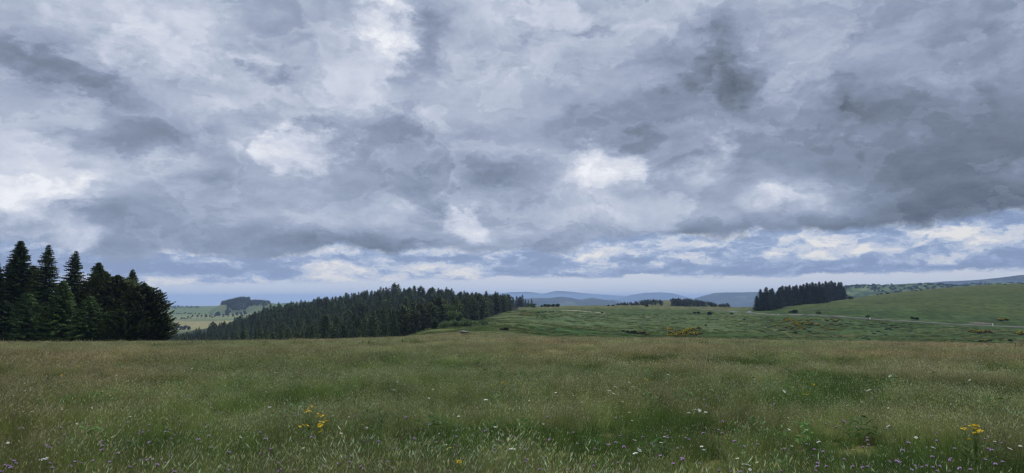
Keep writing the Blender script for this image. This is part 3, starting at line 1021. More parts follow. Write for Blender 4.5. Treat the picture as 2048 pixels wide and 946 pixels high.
for i, (nm, px, top, kd, hw, Y, gcol, lab) in enumerate(LEFT):
    u = float(pix_u(px, 650))
    x, y = u * Y, float(Y)
    z = ground(x, y)
    _, brow = px_of(x, y, z)
    h = (brow - top) * Y / FPX * 1.01
    rad = hw * Y / FPX * {'spruce': 1.55, 'fir': 1.40, 'pine': 1.42}[kd]
    ms = conifer(100 + i, h, rad, kd, dense=(1.75 if i not in (4, 5) else 1.5), spray=.44 if kd != 'pine' else .45, green=gcol, gap=(1.6 if i in (4, 5, 8) else 1.25), taper=.80)
    t_ = make_tree(nm, ms)
    put_tree(t_, x, y, 1.0, lab, 'tree', 'conifers of the stand at the left end of the field', rz=i * 1.3, sink=.15)

# --- prototypes for woods further off
SPR = [make_tree('spruce_tree', conifer(200 + k, 17, [3.9, 4.7, 3.4, 4.3][k], 'spruce', .62, .85, (.050, .074, .026))) for k in range(4)]
FR = [make_tree('fir_tree', conifer(210 + k, 16, [4.2, 3.9][k], 'fir', .62, .85, (.042, .064, .024))) for k in range(2)]
PN = [make_tree('pine_tree', conifer(220 + k, 15, [4.6, 4.2][k], 'pine', .62, .9, (.060, .076, .028))) for k in range(2)]
BL = [make_tree('broadleaf_tree', broadleaf(230 + k, 10, 4.2, .55, 1300, (.075, .115, .034)), M_LEAF) for k in range(2)]

# --- the wood on the slope left of centre
rng = np.random.default_rng(77)
cand = []
near_y = lambda p: np.interp(p, [330, 440, 560, 700, 780, 870, 960, 1000, 1022], [330, 315, 300, 320, 350, 385, 520, 640, 720])
far_y = lambda p: np.interp(p, [330, 420, 560, 700, 900, 1000, 1022], [700, 850, 950, 1000, 950, 900, 830])
for k in range(9000):
    p = rng.uniform(345, 1018)
    a, b = near_y(p), far_y(p)
    Y = math.exp(rng.uniform(math.log(a), math.log(b)))
    cand.append((p, Y))
kept = []
grid = {}
for p, Y in cand:
    x, y = float(pix_u(p, 640)) * Y, Y
    dmin = 5.6 * (0.8 + Y / 1000.0)
    gx, gy = int(x // 9), int(y // 9)
    ok = True
    for ax in (-1, 0, 1):
        for ay in (-1, 0, 1):
            for (qx, qy) in grid.get((gx + ax, gy + ay), ()):
                if (qx - x) ** 2 + (qy - y) ** 2 < dmin * dmin:
                    ok = False
    if ok:
        grid.setdefault((gx, gy), []).append((x, y))
        kept.append((p, x, y))
kept.sort(key=lambda q: q[2])
KX = np.array([q[1] for q in kept])
KY = np.array([q[2] for q in kept])
KZ = terrain(KX, KY)
hbuf = np.full(2048, 9999.0)
# the field edge hides what is below it
for pxi in range(300, 1060):
    ys_ = np.linspace(60, 330, 90)
    zz_ = terrain(float(pix_u(pxi, 660)) * ys_, ys_)
    hbuf[pxi] = 473 + FPX * np.tan(np.min(np.arctan2(-(zz_ - EYE), ys_)) + PITCH)
recs = []
for (p, x, y), z in zip(kept, KZ):
    # height by place: lower towards the left end and the valley
    hh = rng.uniform(11.5, 19.5) * (0.80 + .2 * smooth(np.array([p]), 380, 620)[0]) * (1.0 if rng.random() > .12 else 1.25)
    if p < 470:
        hh *= 0.85
    _, br_ = px_of(x, y, z)
    _, tr_ = px_of(x, y, z + hh)
    w = 3.2 * FPX / y
    lo, hi = int(max(0, p - w * .6)), int(min(2047, p + w * .6)) + 1
    vis = np.sum(np.clip(np.minimum(hbuf[lo:hi], br_) - tr_, 0, None))
    first = np.all(hbuf[lo:hi] >= br_ - 3)
    recs.append([vis, p, x, y, z, hh, first, tr_])
    hbuf[lo:hi] = np.minimum(hbuf[lo:hi], tr_ + 2)
order = sorted(range(len(recs)), key=lambda i: -recs[i][0])
indiv = set(order[:285])
rest = [recs[i] for i in order[285:] if recs[i][0] > -1]
sky_row = np.array([600.0] * 2048)
print('forest', len(recs), 'hidden', sum(1 for r in recs if r[0] <= 0))
G_W = 'trees of the wood on the slope behind the field'
for i in sorted(indiv):
    vis, p, x, y, z, hh, first, tr_ = recs[i]
    c_ = rng.random()
    pinezone = (800 < p < 1020 and y < 560)
    if c_ < (.30 if pinezone else .60):
        pr, kd, h0 = SPR[rng.integers(4)], 'spruce', 17.0
    elif c_ < (.42 if pinezone else .76):
        pr, kd, h0 = FR[rng.integers(2)], 'fir', 16.0
    elif c_ < .94:
        pr, kd, h0 = PN[rng.integers(2)], 'pine', 15.0
    else:
        pr, kd, h0 = BL[rng.integers(2)], 'broadleaf', 12.0
    zone = ('left tail' if p < 480 else 'left part' if p < 600 else 'left middle' if p < 700 else 'middle' if p < 800 else 'right middle' if p < 900 else 'right part')
    edge_ = 'front edge' if first else ('skyline' if y > 0.8 * far_y(p) else 'upper slope' if y > .58 * far_y(p) else 'lower slope')
    word = {'spruce': 'pointed spruce', 'fir': 'dense fir', 'pine': 'rounded pine', 'broadleaf': 'leafy tree'}[kd]
    lab = '%s on the %s of the wood, %s' % (word, edge_, zone)
    put_tree(pr, x, y, hh / h0, lab, 'tree', '%s, %s, %s %s' % (G_W, zone, edge_, kd), sz=rng.uniform(.95, 1.08), sink=.3)


# ------------------------------------------------------------------ instanced stuff
def scatter(name, pts, rot, scl, idx, sources, label=None, up=None):
    """one object: copies of the source meshes on points"""
    n = len(pts)
    me = bpy.data.meshes.new(name)
    me.vertices.add(n)
    me.vertices.foreach_set('co', np.asarray(pts, np.float32).ravel())
    a = me.attributes.new('rot', 'FLOAT_VECTOR', 'POINT')
    a.data.foreach_set('vector', np.asarray(rot, np.float32).ravel())
    a = me.attributes.new('scl', 'FLOAT_VECTOR', 'POINT')
    a.data.foreach_set('vector', np.asarray(scl, np.float32).ravel())
    a = me.attributes.new('idx', 'INT', 'POINT')
    a.data.foreach_set('value', np.asarray(idx, np.int32))
    o = bpy.data.objects.new(name, me)
    col.objects.link(o)
    sc_ = bpy.data.collections.new(name + ' kinds')
    for k, s in enumerate(sources):
        so = bpy.data.objects.new('%s kind %02d' % (name, k), s)
        sc_.objects.link(so)
    t = bpy.data.node_groups.new(name, 'GeometryNodeTree')
    t.interface.new_socket('Geometry', in_out='INPUT', socket_type='NodeSocketGeometry')
    t.interface.new_socket('Geometry', in_out='OUTPUT', socket_type='NodeSocketGeometry')
    gi, go = t.nodes.new('NodeGroupInput'), t.nodes.new('NodeGroupOutput')
    ci = t.nodes.new('GeometryNodeCollectionInfo')
    ci.inputs['Collection'].default_value = sc_
    ci.inputs['Separate Children'].default_value = True
    ci.inputs['Reset Children'].default_value = True
    ip = t.nodes.new('GeometryNodeInstanceOnPoints')
    ip.inputs['Pick Instance'].default_value = True

    def na(nm, ty):
        nd = t.nodes.new('GeometryNodeInputNamedAttribute')
        nd.data_type = ty
        nd.inputs['Name'].default_value = nm
        return [s for s in nd.outputs if s.enabled and s.name == 'Attribute'][0]
    t.links.new(gi.outputs[0], ip.inputs['Points'])
    t.links.new(ci.outputs[0], ip.inputs['Instance'])
    t.links.new(na('idx', 'INT'), ip.inputs['Instance Index'])
    t.links.new(na('rot', 'FLOAT_VECTOR'), ip.inputs['Rotation'])
    t.links.new(na('scl', 'FLOAT_VECTOR'), ip.inputs['Scale'])
    t.links.new(ip.outputs[0], go.inputs[0])
    md = o.modifiers.new('scatter', 'NODES')
    md.node_group = t
    tag(o, kind='stuff')
    if label:
        o['label'] = label[0]
        o['category'] = label[1]
    return o


def joined_tree(pair, mats):
    """trunk and crown in one mesh with two materials, for the parts of a wood nobody could count"""
    import bmesh
    bm = bmesh.new()
    bm.from_mesh(pair[0])
    nt = len(bm.faces)
    bm.from_mesh(pair[1])
    bm.faces.ensure_lookup_table()
    for i, f in enumerate(bm.faces):
        f.material_index = 0 if i < nt else 1
    me = bpy.data.meshes.new('tree')
    bm.to_mesh(me)
    bm.free()
    for m in mats:
        me.materials.append(m)
    return me


JT = [joined_tree((o.children[0].data if o.children[0].name.startswith('trunk') else o.children[1].data,
                   o.children[1].data if o.children[1].name.startswith('crown') else o.children[0].data), (M_BARK, M_NEEDLE)) for o in SPR[:3] + [FR[0], PN[0]]]
HJ = [17.0, 17.0, 17.0, 16.0, 15.0]
n = len(rest)
ix = rng.integers(0, 5, n)
sc_a = np.array([r[5] for r in rest]) / np.array(HJ)[ix]
scatter('distant_wood', [(r[2], r[3], r[4] - .3) for r in rest], np.stack([np.zeros(n), np.zeros(n), rng.uniform(0, 6.28, n)], -1),
        np.stack([sc_a, sc_a, sc_a], -1), ix, JT, ('dark mass of the wood filling the slope between its nearer trees', 'wood'))

# trees at the right tail of that wood, behind the rim
G_T = 'small group of conifers at the right tail of the wood'
for k, (px, top, kd) in enumerate([(1026, 594, 1), (1034, 591, 0), (1040, 592, 2), (1045, 589, 0), (1051, 598, 0), (1057, 600, 0), (1063, 597, 0), (1068, 606, 1), (1021, 598, 2), (1013, 592, 0)]):
    Y = 900.0
    x = float(pix_u(px, 610)) * Y
    z = ground(x, Y)
    h = 1.65 + Y * float(row_t(top)) - z
    pr = [SPR[k % 4], FR[k % 2], PN[k % 2]][kd]
    h0 = [17.0, 16.0, 15.0][kd]
    put_tree(pr, x, Y, h / h0, 'conifer in the small group where the wood meets the mountain', 'tree', G_T)
for k, (px, row) in enumerate([(1056, 615), (1062, 616), (1068, 617)]):
    p = hit(px, row + 1, 500, 1200)
    put_tree(BL[k % 2], p[0], p[1], .62, 'low leafy shrub at the right tail of the wood', 'shrub', 'shrubs at the tail of the wood')

# --- the clump on the right, above the road
G_C = 'spruces of the clump standing above the road'
CL = [(1514, 590, 621), (1522, 577, 621.5), (1533, 573, 621), (1541, 577, 619), (1547, 575, 618), (1528, 584, 621), (1556, 580, 617), (1560, 574, 614), (1566, 570, 613), (1573, 571, 612),
      (1580, 569, 611), (1587, 571, 610), (1594, 568, 609), (1601, 569, 608), (1608, 567, 607), (1615, 564, 606), (1621, 566, 605), (1627, 563, 604), (1633, 565, 603.5), (1640, 562, 603), (1646, 565, 602),
      (1653, 561, 601), (1659, 563, 600.5), (1665, 560, 600), (1671, 563, 599.5), (1678, 563, 599), (1684, 563, 598.5), (1689, 575, 598)]
CSP = [make_tree('spruce_tree', conifer(260 + k, 21, [6.6, 6.0, 7.0][k], 'spruce', .95, .8, (.024, .034, .018), gap=1.0, taper=.70)) for k in range(3)]
for k, (px, top, base) in enumerate(CL):
    p = hit(px, base, 500, 1300)
    h = 1.65 + p[1] * float(row_t(top)) - p[2]
    lab = 'dark spruce standing in the clump above the road'
    grp = G_C
    if k == 0:
        lab, grp = 'small low spruce at the left end of the clump above the road', G_C
    elif k == len(CL) - 1:
        lab, grp = 'shorter spruce at the right end of the clump above the road', G_C
    elif px < 1558:
        lab, grp = 'dark spruce in the small left bunch above the road', G_C + ', left bunch'
    put_tree(CSP[k % 3], p[0], p[1], h / 21.0, lab, 'tree', grp, sz=1.0)
    if 1560 < px < 1690 and k % 2 == 0:   # the second row behind
        x2, y2 = p[0] + 3, p[1] + 14
        put_tree(CSP[(k + 1) % 3], x2, y2, h / 21.0 * .97, 'spruce of the second row inside the clump above the road', 'tree', grp)

# --- wooded hill beyond the rim
HP = [(1229, 610), (1236, 608), (1243, 607), (1249, 606), (1255, 605.5), (1261, 605.5), (1267, 608), (1272, 604), (1278, 603), (1284, 602), (1290, 601), (1296, 600.5), (1301, 600), (1307, 600), (1313, 601), (1320, 601),
      (1341, 598), (1346, 596.5), (1351, 597), (1357, 596), (1362, 598), (1368, 598), (1374, 596.5), (1380, 597.5), (1386, 598.5), (1392, 599), (1398, 600), (1404, 601), (1410, 601.5), (1416, 603), (1422, 604), (1428, 605.5), (1434, 606.5), (1440, 608), (1447, 607), (1454, 606)]
dgx = bpy.context.evaluated_depsgraph_get()
RT = [make_tree('pine_tree', conifer(280 + k, 12, 5.6, 'pine', .6, 1.2, (.030, .042, .024))) for k in range(2)]
for k, (px, top) in enumerate(HP):
    Y = 1290.0 + (k % 3) * 22
    for row2 in range(2):
        Yk = Y - row2 * 30
        x = float(pix_u(px + row2 * 3, 605)) * Yk
        ztop = 1.65 + Yk * float(row_t(top - (2.2 if px < 1325 else .5) + row2 * 2.5))
        left = px < 1325
        hh = random.uniform(8.5, 10.5) if left else max(9.0, (614 - top) * Yk / FPX * .95)
        lab = ('%s row tree left on the hill beyond the rim' % ('front', 'back')[row2 == 0] if left else '%s row tree right on the hill beyond the rim' % ('front', 'back')[row2 == 0])
        put_tree(RT[k % 2] if k % 4 else FR[0], x, Yk, hh / (12.0 if k % 4 else 16.0), lab, 'tree', 'trees on the low hill beyond the rim, %s wood' % ('left' if left else 'right'), z=ztop - hh)

# --- trees and hedges of the valley on the left
G_V = 'broadleaf trees of the valley on the left'
VT = [(455, 631, 11, 'single large round tree at the hedge above the tan field'), (437, 632, 8, 'round tree in the hedge left of the single large tree'), (447, 632, 4, 'narrow tree in the hedge beside the single large tree'),
      (432, 632, 6, None), (466, 632, 5, None), (474, 631, 6, None), (482, 631, 6, None), (490, 629, 7, None), (395, 634, 4, None), (385, 634, 4, None), (403, 634, 4, None), (412, 634, 5, None), (420, 634, 4, None), (376, 635, 3, None),
      (340, 658, 9, None), (348, 657, 10, None), (355, 658, 9, None), (362, 660, 7, None), (370, 660, 8, None), (378, 660, 7, None), (351, 661, 7, None), (334, 657, 6, None), (344, 666, 5, None), (352, 667, 5, None)]
VB = [make_tree('broadleaf_tree', broadleaf(290 + k, 10, 5.6, .9, 900, (.040, .062, .030), low=.02), M_LEAF) for k in range(3)]
for k, (px, row, hpx, lab) in enumerate(VT):
    p = hit(px, row, 1000, 3400)
    s = hpx * p[1] / FPX / 10.0 * 1.15
    l2 = lab or ('bushy tree in the hedge line above the tan field' if row < 650 else 'bushy tree in the copse below the tan field')
    put_tree(VB[k % 3], p[0], p[1], s, l2, 'tree', None if lab else G_V + (', hedge' if row < 650 else ', copse'))
# hedges and far woods nobody could count
VJ = [joined_tree(tuple(sorted([c.data for c in o.children], key=lambda m: len(m.vertices))), (M_BARK, M_LEAF)) for o in VB[:2]]
pts, scs = [], []
for (pa, ra, pb, rb, nn, s) in [(300, 640, 470, 633, 46, .55), (300, 626, 400, 628, 30, .6), (380, 626, 440, 631, 18, .5), (300, 618, 400, 616, 40, .6), (330, 613, 400, 614, 44, .8), (480, 634, 560, 626, 26, .6), (340, 643, 360, 640, 0, .6), (560, 610, 600, 608, 30, .7)]:
    for k in range(nn):
        t = random.random()
        p = hit(pa + (pb - pa) * t, ra + (rb - ra) * t + random.gauss(0, .8), 1300, 5200)
        pts.append(p - np.array([0, 0, 1.0]))
        scs.append(s * random.uniform(.5, 1.2))
n = len(pts)
scatter('hedges', pts, np.stack([np.zeros(n), np.zeros(n), rng.uniform(0, 6.28, n)], -1), np.array(scs)[:, None] * np.array([1.2, 1.2, .8]), rng.integers(0, 2, n), VJ, ('dark hedges and copses ribboning the far valley on the left', 'hedge'))


# knoll wood and bushy hillside: drop points onto the hill meshes
def hill_points(o, cond, n, seed):
    me = o.data
    v = np.empty(len(me.vertices) * 3)
    me.vertices.foreach_get('co', v)
    v = v.reshape(41, 260, 3)
    r = np.random.default_rng(seed)
    out = []
    tries = 0
    while len(out) < n and tries < n * 60:
        tries += 1
        a, b = r.uniform(0, 39.99), r.uniform(0, 258.99)
        ia, ib = int(a), int(b)
        fa, fb = a - ia, b - ib
        p = (v[ia, ib] * (1 - fa) * (1 - fb) + v[ia + 1, ib] * fa * (1 - fb) + v[ia, ib + 1] * (1 - fa) * fb + v[ia + 1, ib + 1] * fa * fb)
        px, row = px_of(*p)
        if cond(px, row, p):
            out.append(p)
    return out


kp = hill_points(knoll, lambda px, row, p: (438 < px < 500 and row < 620 - max(0, px - 488) * .6 and p[1] < 3120 and (px > 454 or row < 609)) or (500 < px < 540 and row < 612 and p[1] < 3080 and vnoise(np.array([p[0] / 60]), np.array([p[1] / 60]), 2)[0] > 0), 700, 3)
n = len(kp)
if n:
    s_ = rng.uniform(.75, 1.05, n)
    kp = np.array(kp)
    kp[:, 2] -= 2
    s_ = s_ * np.where(kp[:, 0] / kp[:, 1] * 1384 + 1024 < 500, 1.0, .7)
    scatter('distant_wood', kp, np.stack([np.zeros(n), np.zeros(n), rng.uniform(0, 6.28, n)], -1), s_[:, None] * np.array([1.4, 1.4, 1.0]) * rng.uniform(.8, 1.15, n)[:, None], rng.integers(0, 5, n), JT, ('dark plantation covering the far knoll on the left', 'wood'))
for o in list(col.objects):
    if o.name in ('hills', 'hills.001'):
        hp = hill_points(o, lambda px, row, p: vnoise(np.array([p[0] / 90]), np.array([p[1] / 90]), 9)[0] > -.12 and p[1] < 4050, 900, 7)
        hp = np.array(hp)
        n = len(hp)
        hp[:, 2] -= 1.5
        s_ = rng.uniform(.7, 1.3, n)
        scatter('hillside_scrub', hp, np.stack([np.zeros(n), np.zeros(n), rng.uniform(0, 6.28, n)], -1), s_[:, None] * np.array([1.4, 1.4, .75]), rng.integers(0, 2, n), VJ, ('bushes and small trees speckling the far green hillside on the right', 'scrub'))

# ------------------------------------------------------------------ bushes
def bush_pair(seed, w, h, n, green, bloom=0.0, leaf=.16):
    rng = np.random.default_rng(seed)
    nl = 6
    cx = np.stack([rng.uniform(-.32, .32, nl) * w, rng.uniform(-.25, .25, nl) * w, rng.uniform(.25, .62, nl) * h, rng.uniform(.20, .36, nl) * w], -1)
    cx = np.vstack([cx, [0, 0, .45 * h, .32 * w]])
    k = rng.integers(0, len(cx), n)
    dv = rng.normal(0, 1, (n, 3))
    dv /= np.linalg.norm(dv, axis=1)[:, None]
    rr = rng.uniform(.5, 1.1, n) ** .6
    p = cx[k, :3] + dv * (cx[k, 3] * rr)[:, None] * np.array([1, 1, h / w * 1.25])
    p[:, 2] = np.abs(p[:, 2])
    up = dv * np.array([.6, .6, .4]) + np.array([0, 0, .7]) + rng.normal(0, .35, (n, 3))
    up /= np.linalg.norm(up, axis=1)[:, None]
    sd = np.cross(up, rng.normal(0, 1, (n, 3)))
    sd /= np.linalg.norm(sd, axis=1)[:, None]
    s = (leaf * rng.uniform(.7, 1.8, n))[:, None]
    P = np.stack([p - up * s, p + sd * s * .45, p + up * s, p - sd * s * .45], 1)
    g = Geo()
    g.quads(P, np.asarray(green)[None, :] * rng.uniform(.6, 1.4, n)[:, None])
    for q in range(6):
        a = q * 1.05
        g.tube([(0, 0, -.25), (math.cos(a) * .15 * w, math.sin(a) * .15 * w, .3 * h), (math.cos(a) * .3 * w, math.sin(a) * .3 * w, .6 * h)], [.03, .02, .01], 4, (.08, .06, .04))
    fol = g.mesh('foliage')
    bl = None
    if bloom > 0:
        m = int(n * bloom)
        top = np.argsort(-(p[:, 2] + rng.normal(0, .25 * h, n) + .25 * h * np.sin(p[:, 0] * 4 / w * 3)))[:m]
        q = p[top] * np.array([1.05, 1.05, 1.06])
        q[:, 2] += .02
        a1 = rng.normal(0, 1, (m, 3))
        a1 /= np.linalg.norm(a1, axis=1)[:, None]
        b1 = np.cross(a1, rng.normal(0, 1, (m, 3)))
        b1 /= np.linalg.norm(b1, axis=1)[:, None]
        s2 = (leaf * .62 * rng.uniform(.6, 1.3, m))[:, None]
        g2 = Geo()
        g2.quads(np.stack([q - a1 * s2, q + b1 * s2, q + a1 * s2, q - b1 * s2], 1), np.array([[.88, .68, .04]]) * rng.uniform(.6, 1.25, m)[:, None])
        bl = g2.mesh('blossom')
    return fol, bl


def make_bush(name, pair, m=None):
    root = empty(name, (0, 0, 0))
    obj('foliage', pair[0], m or M_LEAF, root)
    if pair[1] is not None:
        obj('blossom', pair[1], M_BLOOM, root)
    return root


B_Y = [make_bush('broom_bush', bush_pair(300 + k, 3.0, 1.7, 900, (.046, .062, .024), .62)) for k in range(2)]
B_M = [make_bush('broom_bush', bush_pair(310 + k, 3.0, 1.6, 900, (.036, .050, .022), .24)) for k in range(2)]
B_D = [make_bush('dark_bush', bush_pair(320 + k, 3.0, 1.7, 900, (.026, .036, .018))) for k in range(3)]
B_G = [make_bush('green_shrub', bush_pair(330 + k, 3.0, 2.2, 1100, (.13, .185, .075))) for k in range(3)]


def put_bush(kind, px, row, wpx, label, group=None, y0=200, y1=1300, hs=1.0):
    pr = {'y': B_Y, 'm': B_M, 'd': B_D, 'g': B_G}[kind]
    p = hit(px, row, y0, y1)
    s = wpx * p[1] / FPX / 3.0
    o = put_tree(pr[random.randrange(len(pr))], p[0], p[1], s, label, 'bush', group, z=p[2] - .08 * s, sz=hs)
    return o


random.seed(12)
# dark cluster in the hollow
for px, row, w, kd in [(1248, 665, 9, 'd'), (1256, 666, 10, 'd'), (1263, 667, 13, 'm'), (1271, 668, 13, 'd'), (1279, 669, 14, 'm'), (1287, 670, 13, 'd'), (1294, 671, 11, 'm'), (1299, 671, 7, 'y')]:
    put_bush(kd, px, row, w, 'dull broom bush in the dark clump in the hollow', 'bushes of the dark clump in the hollow', 260, 600)
# blazing clump right of it
for px, row, w in [(1334, 661, 9), (1339, 673, 8), (1347, 671, 10), (1354, 674, 11), (1358, 669, 10), (1364, 671, 12), (1371, 667, 12), (1378, 664, 13), (1384, 671, 12), (1391, 672, 10), (1398, 669, 9), (1387, 661, 9), (1398, 659, 10), (1403, 668, 7), (1370, 674, 9), (1344, 660, 7)]:
    put_bush('y', px, row, w * 1.2, 'fully yellow broom bush in the bright clump in the hollow', 'flowering broom bushes of the bright clump in the hollow', 260, 620)
for px, row, w in [(1352, 665, 9), (1361, 663, 9), (1395, 664, 9), (1340, 667, 8)]:
    put_bush('m', px, row, w, 'half-flowered broom bush among the bright yellow clump in the hollow', 'half-flowered bushes of the bright clump', 260, 620)
# slope below the road with scattered broom
rg = random.Random(3)
for k in range(58):
    px = rg.gauss(1598, 34)
    row = 645 + (px - 1570) * .10 + rg.gauss(2, 7)
    if not 636 < row < 677 or px < 1525:
        continue
    kd = 'y' if rg.random() < .45 else 'm'
    put_bush(kd, px, row, rg.uniform(6.5, 11), 'low broom bush with %s on the slope below the road' % ('many flowers' if kd == 'y' else 'few flowers'), 'low broom bushes on the slope below the road, %s' % ('bright' if kd == 'y' else 'dull'), 260, 640, hs=.7)
# dark scrub of the same slope
for k in range(72):
    if k < 40:
        px = rg.uniform(1500, 1840)
        row = rg.uniform(652, 680)
    else:
        px = rg.uniform(1660, 1830)
        row = rg.gauss(650 + (px - 1700) * .04, 4)
    put_bush('d' if rg.random() < .45 else 'g', px, row, rg.uniform(5, 12), 'low bush on the %s scrubby slope right of the hollow' % ('nearer' if row > 665 else 'middle' if row > 655 else 'upper'), 'low bushes of the scrub right of the hollow', 240, 620, hs=.36)
# single bushes on the right
for px, row, w, kd, lab in [
    (1944, 665, 14, 'y', 'left half of the large flowering broom pair below the road at the right'),
    (1955, 667, 15, 'm', 'half-bare broom bush in the middle of the large flowering clump at the right'),
    (1966, 667, 15, 'y', 'rounded yellow broom bush in the large flowering clump at the right'),
    (1976, 666, 14, 'm', 'right-hand bush of the large flowering broom clump below the road'),
    (1969, 684, 12, 'm', 'low dull broom bush right at the edge of the mown field at the right'),
    (1980, 684, 11, 'd', 'low dark bush beside the dull broom at the edge of the field at the right'),
    (1960, 684, 8, 'd', 'small dark bush left of the dull broom at the field edge'),
    (2029, 667, 7, 'y', 'small yellow broom tuft between the large clump and the right edge of the view'),
    (2019, 683, 10, 'd', 'small dark bush near the field edge at the far right'),
    (2046, 671, 20, 'y', 'large yellow broom bush cut off by the right edge of the view'),
    (2002, 642, 12, 'y', 'flowering broom bush on the bank above the road, left one of two'),
    (2013, 641, 12, 'y', 'flowering broom bush on the bank above the road, right one of two'),
    (1590, 625.5, 14, 'd', 'dark bush on the bank just above the road below the spruce clump'),
    (1580, 625.5, 7, 'd', 'smaller dark bush left of the bigger one above the road'),
    (1636, 627.5, 9, 'g', 'green bush above the road right of the bare earth bank'),
    (1736, 634.5, 9, 'd', 'dark bush on the verge beside the small white road post'),
    (1824, 637.5, 9, 'd', 'dark bush above the road in the middle of the long straight'),
    (1835, 639, 10, 'd', 'low dark bush right of another above the long straight of road'),
    (1412, 652, 6, 'd', 'lone dark bush on the green slope left of the road scrub'),
    (1463, 628.5, 7, 'd', 'small dark bush on the slope left of the car'),
    (1489, 641, 7, 'd', 'small dark bush on the slope below the car'),
    (1003, 660, 8, 'd', 'smaller of two dark bushes on the crest of the saddle'),
    (1011, 661, 13, 'd', 'larger of two dark bushes on the crest of the saddle'),
    (1700, 598, 12, 'd', 'low dark bush at the right foot of the spruce clump'),
    (1396, 627, 8, 'd', 'dark bush on the grassy bank under the rim, left of two'),
    (1389, 627, 7, 'd', 'flat dark bush next to another under the rim right of centre'),
    (1419, 629, 14, 'd', 'wide low dark bush on the rough bank under the rim'),
    (1204, 626.5, 5, 'd', 'small dark bush at the end of the pale sandy track'),
]:
    put_bush(kd, px, row, w, lab, None, 200 if row > 630 or px > 1500 else 300, 1300, hs=.85)
# rim bushes against the mountains
for px, row, w, h_ in [(1084, 614, 7, 1.0), (1090, 613.5, 8, 1.3), (1097, 613.5, 9, 1.1), (1107, 613.5, 9, 1.2), (1114, 613.3, 10, 1.1), (1217, 612, 5, 1.0), (1293, 613, 8, .7), (1225, 612, 6, .8)]:
    put_bush('d', px, row, w, 'windswept bush on the grassy rim before the blue mountains', 'dark bushes on the grassy rim', 600, 1100, hs=h_)
for px, row, w, kd in [(1040, 629.5, 7, 'm'), (1047, 628.8, 8, 'm'), (1053, 628, 8, 'y'), (1066, 627, 6, 'm'), (1072, 626.5, 6, 'm'), (1078, 626, 8, 'd'), (1085, 625.3, 9, 'd'), (1092, 624.6, 7, 'd'), (1100, 624, 5, 'd'), (1106, 623.5, 5, 'd')]:
    put_bush(kd, px, row, w, 'brownish bush in the row on the upper slope', 'row of brownish bushes on the upper slope', 400, 1000, hs=.5)
# shrub thicket in front of the wood
for px, row, w, hs in [(884, 657, 22, .8), (897, 656, 24, .9), (911, 655, 26, .9), (925, 654.5, 26, .8), (938, 654, 24, .8), (951, 652.5, 22, .8), (963, 651, 20, .85), (971, 651, 16, .9), (905, 650, 22, 1.0), (930, 648, 24, .8), (952, 648, 18, .6)]:
    put_bush('g', px, row, w, 'pale green shrub of the thicket below the wood', 'shrubs of the thicket below the wood', 230, 700, hs=hs)
for k, (px, row, w, hs, lab) in enumerate([
    (826, 664, 26, .95, 'large round grey-green shrub in front of the wood, left of the dark rounded tree'),
    (802, 668, 22, .95, 'round shrub at the foot of the wood left of the large grey-green one'),
    (799, 675, 12, .8, 'small round shrub standing alone low in front of the wood'),
    (782, 668, 26, 1.1, 'mid-green shrub at the lower left of the shrub line under the wood'),
    (765, 674, 22, 1.2, 'shrub half hidden by the crest of the field under the wood'),
    (745, 676, 22, 1.3, 'pale green leafy shrub leftmost of those under the wood'),
    (846, 662, 18, .7, 'low shrub between the large round one and the dark rounded tree')]):
    put_bush('g', px, row, w, lab, None, 230, 700, hs=hs)
DR = make_tree('broadleaf_tree', broadleaf(351, 8.5, 4.3, .45, 2200, (.040, .052, .028), low=.03), M_LEAF)
p = hit(867, 658, 230, 700)
put_tree(DR, p[0], p[1], 24 * p[1] / FPX / 8.5, 'dark rounded leafy tree standing out at the front of the wood', 'tree')
# tiny dark bushes on the skyline of the big hillside
for px, row, w in [(1755, 588.6, 6), (1764, 587.4, 7), (1776, 586.4, 9), (1833, 581, 6), (1843, 579.8, 6), (2010, 568.3, 6), (2044, 567, 6)]:
    put_bush('d', px, row + 1, w, 'tiny bush on the skyline of the big hillside', 'tiny bushes on the skyline of the big hillside', 700, 1300, hs=.5)

# ------------------------------------------------------------------ road with its verge, car and posts
M_ROAD = plain_mat('road', (.17, .165, .155), .9, .2, wob=.12, scale=.4)
RP = [(1400, 619.5), (1430, 620), (1455, 621.5), (1478, 624), (1497, 626), (1520, 627.8), (1560, 630), (1600, 632), (1650, 634), (1700, 636.2), (1760, 639.5), (1820, 643), (1880, 647), (1940, 650), (1990, 652.5), (2048, 655), (2110, 659)]
ctr = np.array([hit(px, r, 400, 900) for px, r in RP])
# smooth the plan line
for _ in range(3):
    c2 = ctr.copy()
    c2[1:-1] = .25 * ctr[:-2] + .5 * ctr[1:-1] + .25 * ctr[2:]
    ctr = c2
tt = np.linspace(0, len(ctr) - 1, 360)
cx_ = np.interp(tt, range(len(ctr)), ctr[:, 0])
cy_ = np.interp(tt, range(len(ctr)), ctr[:, 1])
ker = np.hanning(31)
ker /= ker.sum()
cx_ = np.convolve(np.pad(cx_, 15, mode='reflect', reflect_type='odd'), ker, 'valid')
cy_ = np.convolve(np.pad(cy_, 15, mode='reflect', reflect_type='odd'), ker, 'valid')
tx, ty = np.gradient(cx_), np.gradient(cy_)
ln = np.hypot(tx, ty)
nx, ny = -ty / ln, tx / ln


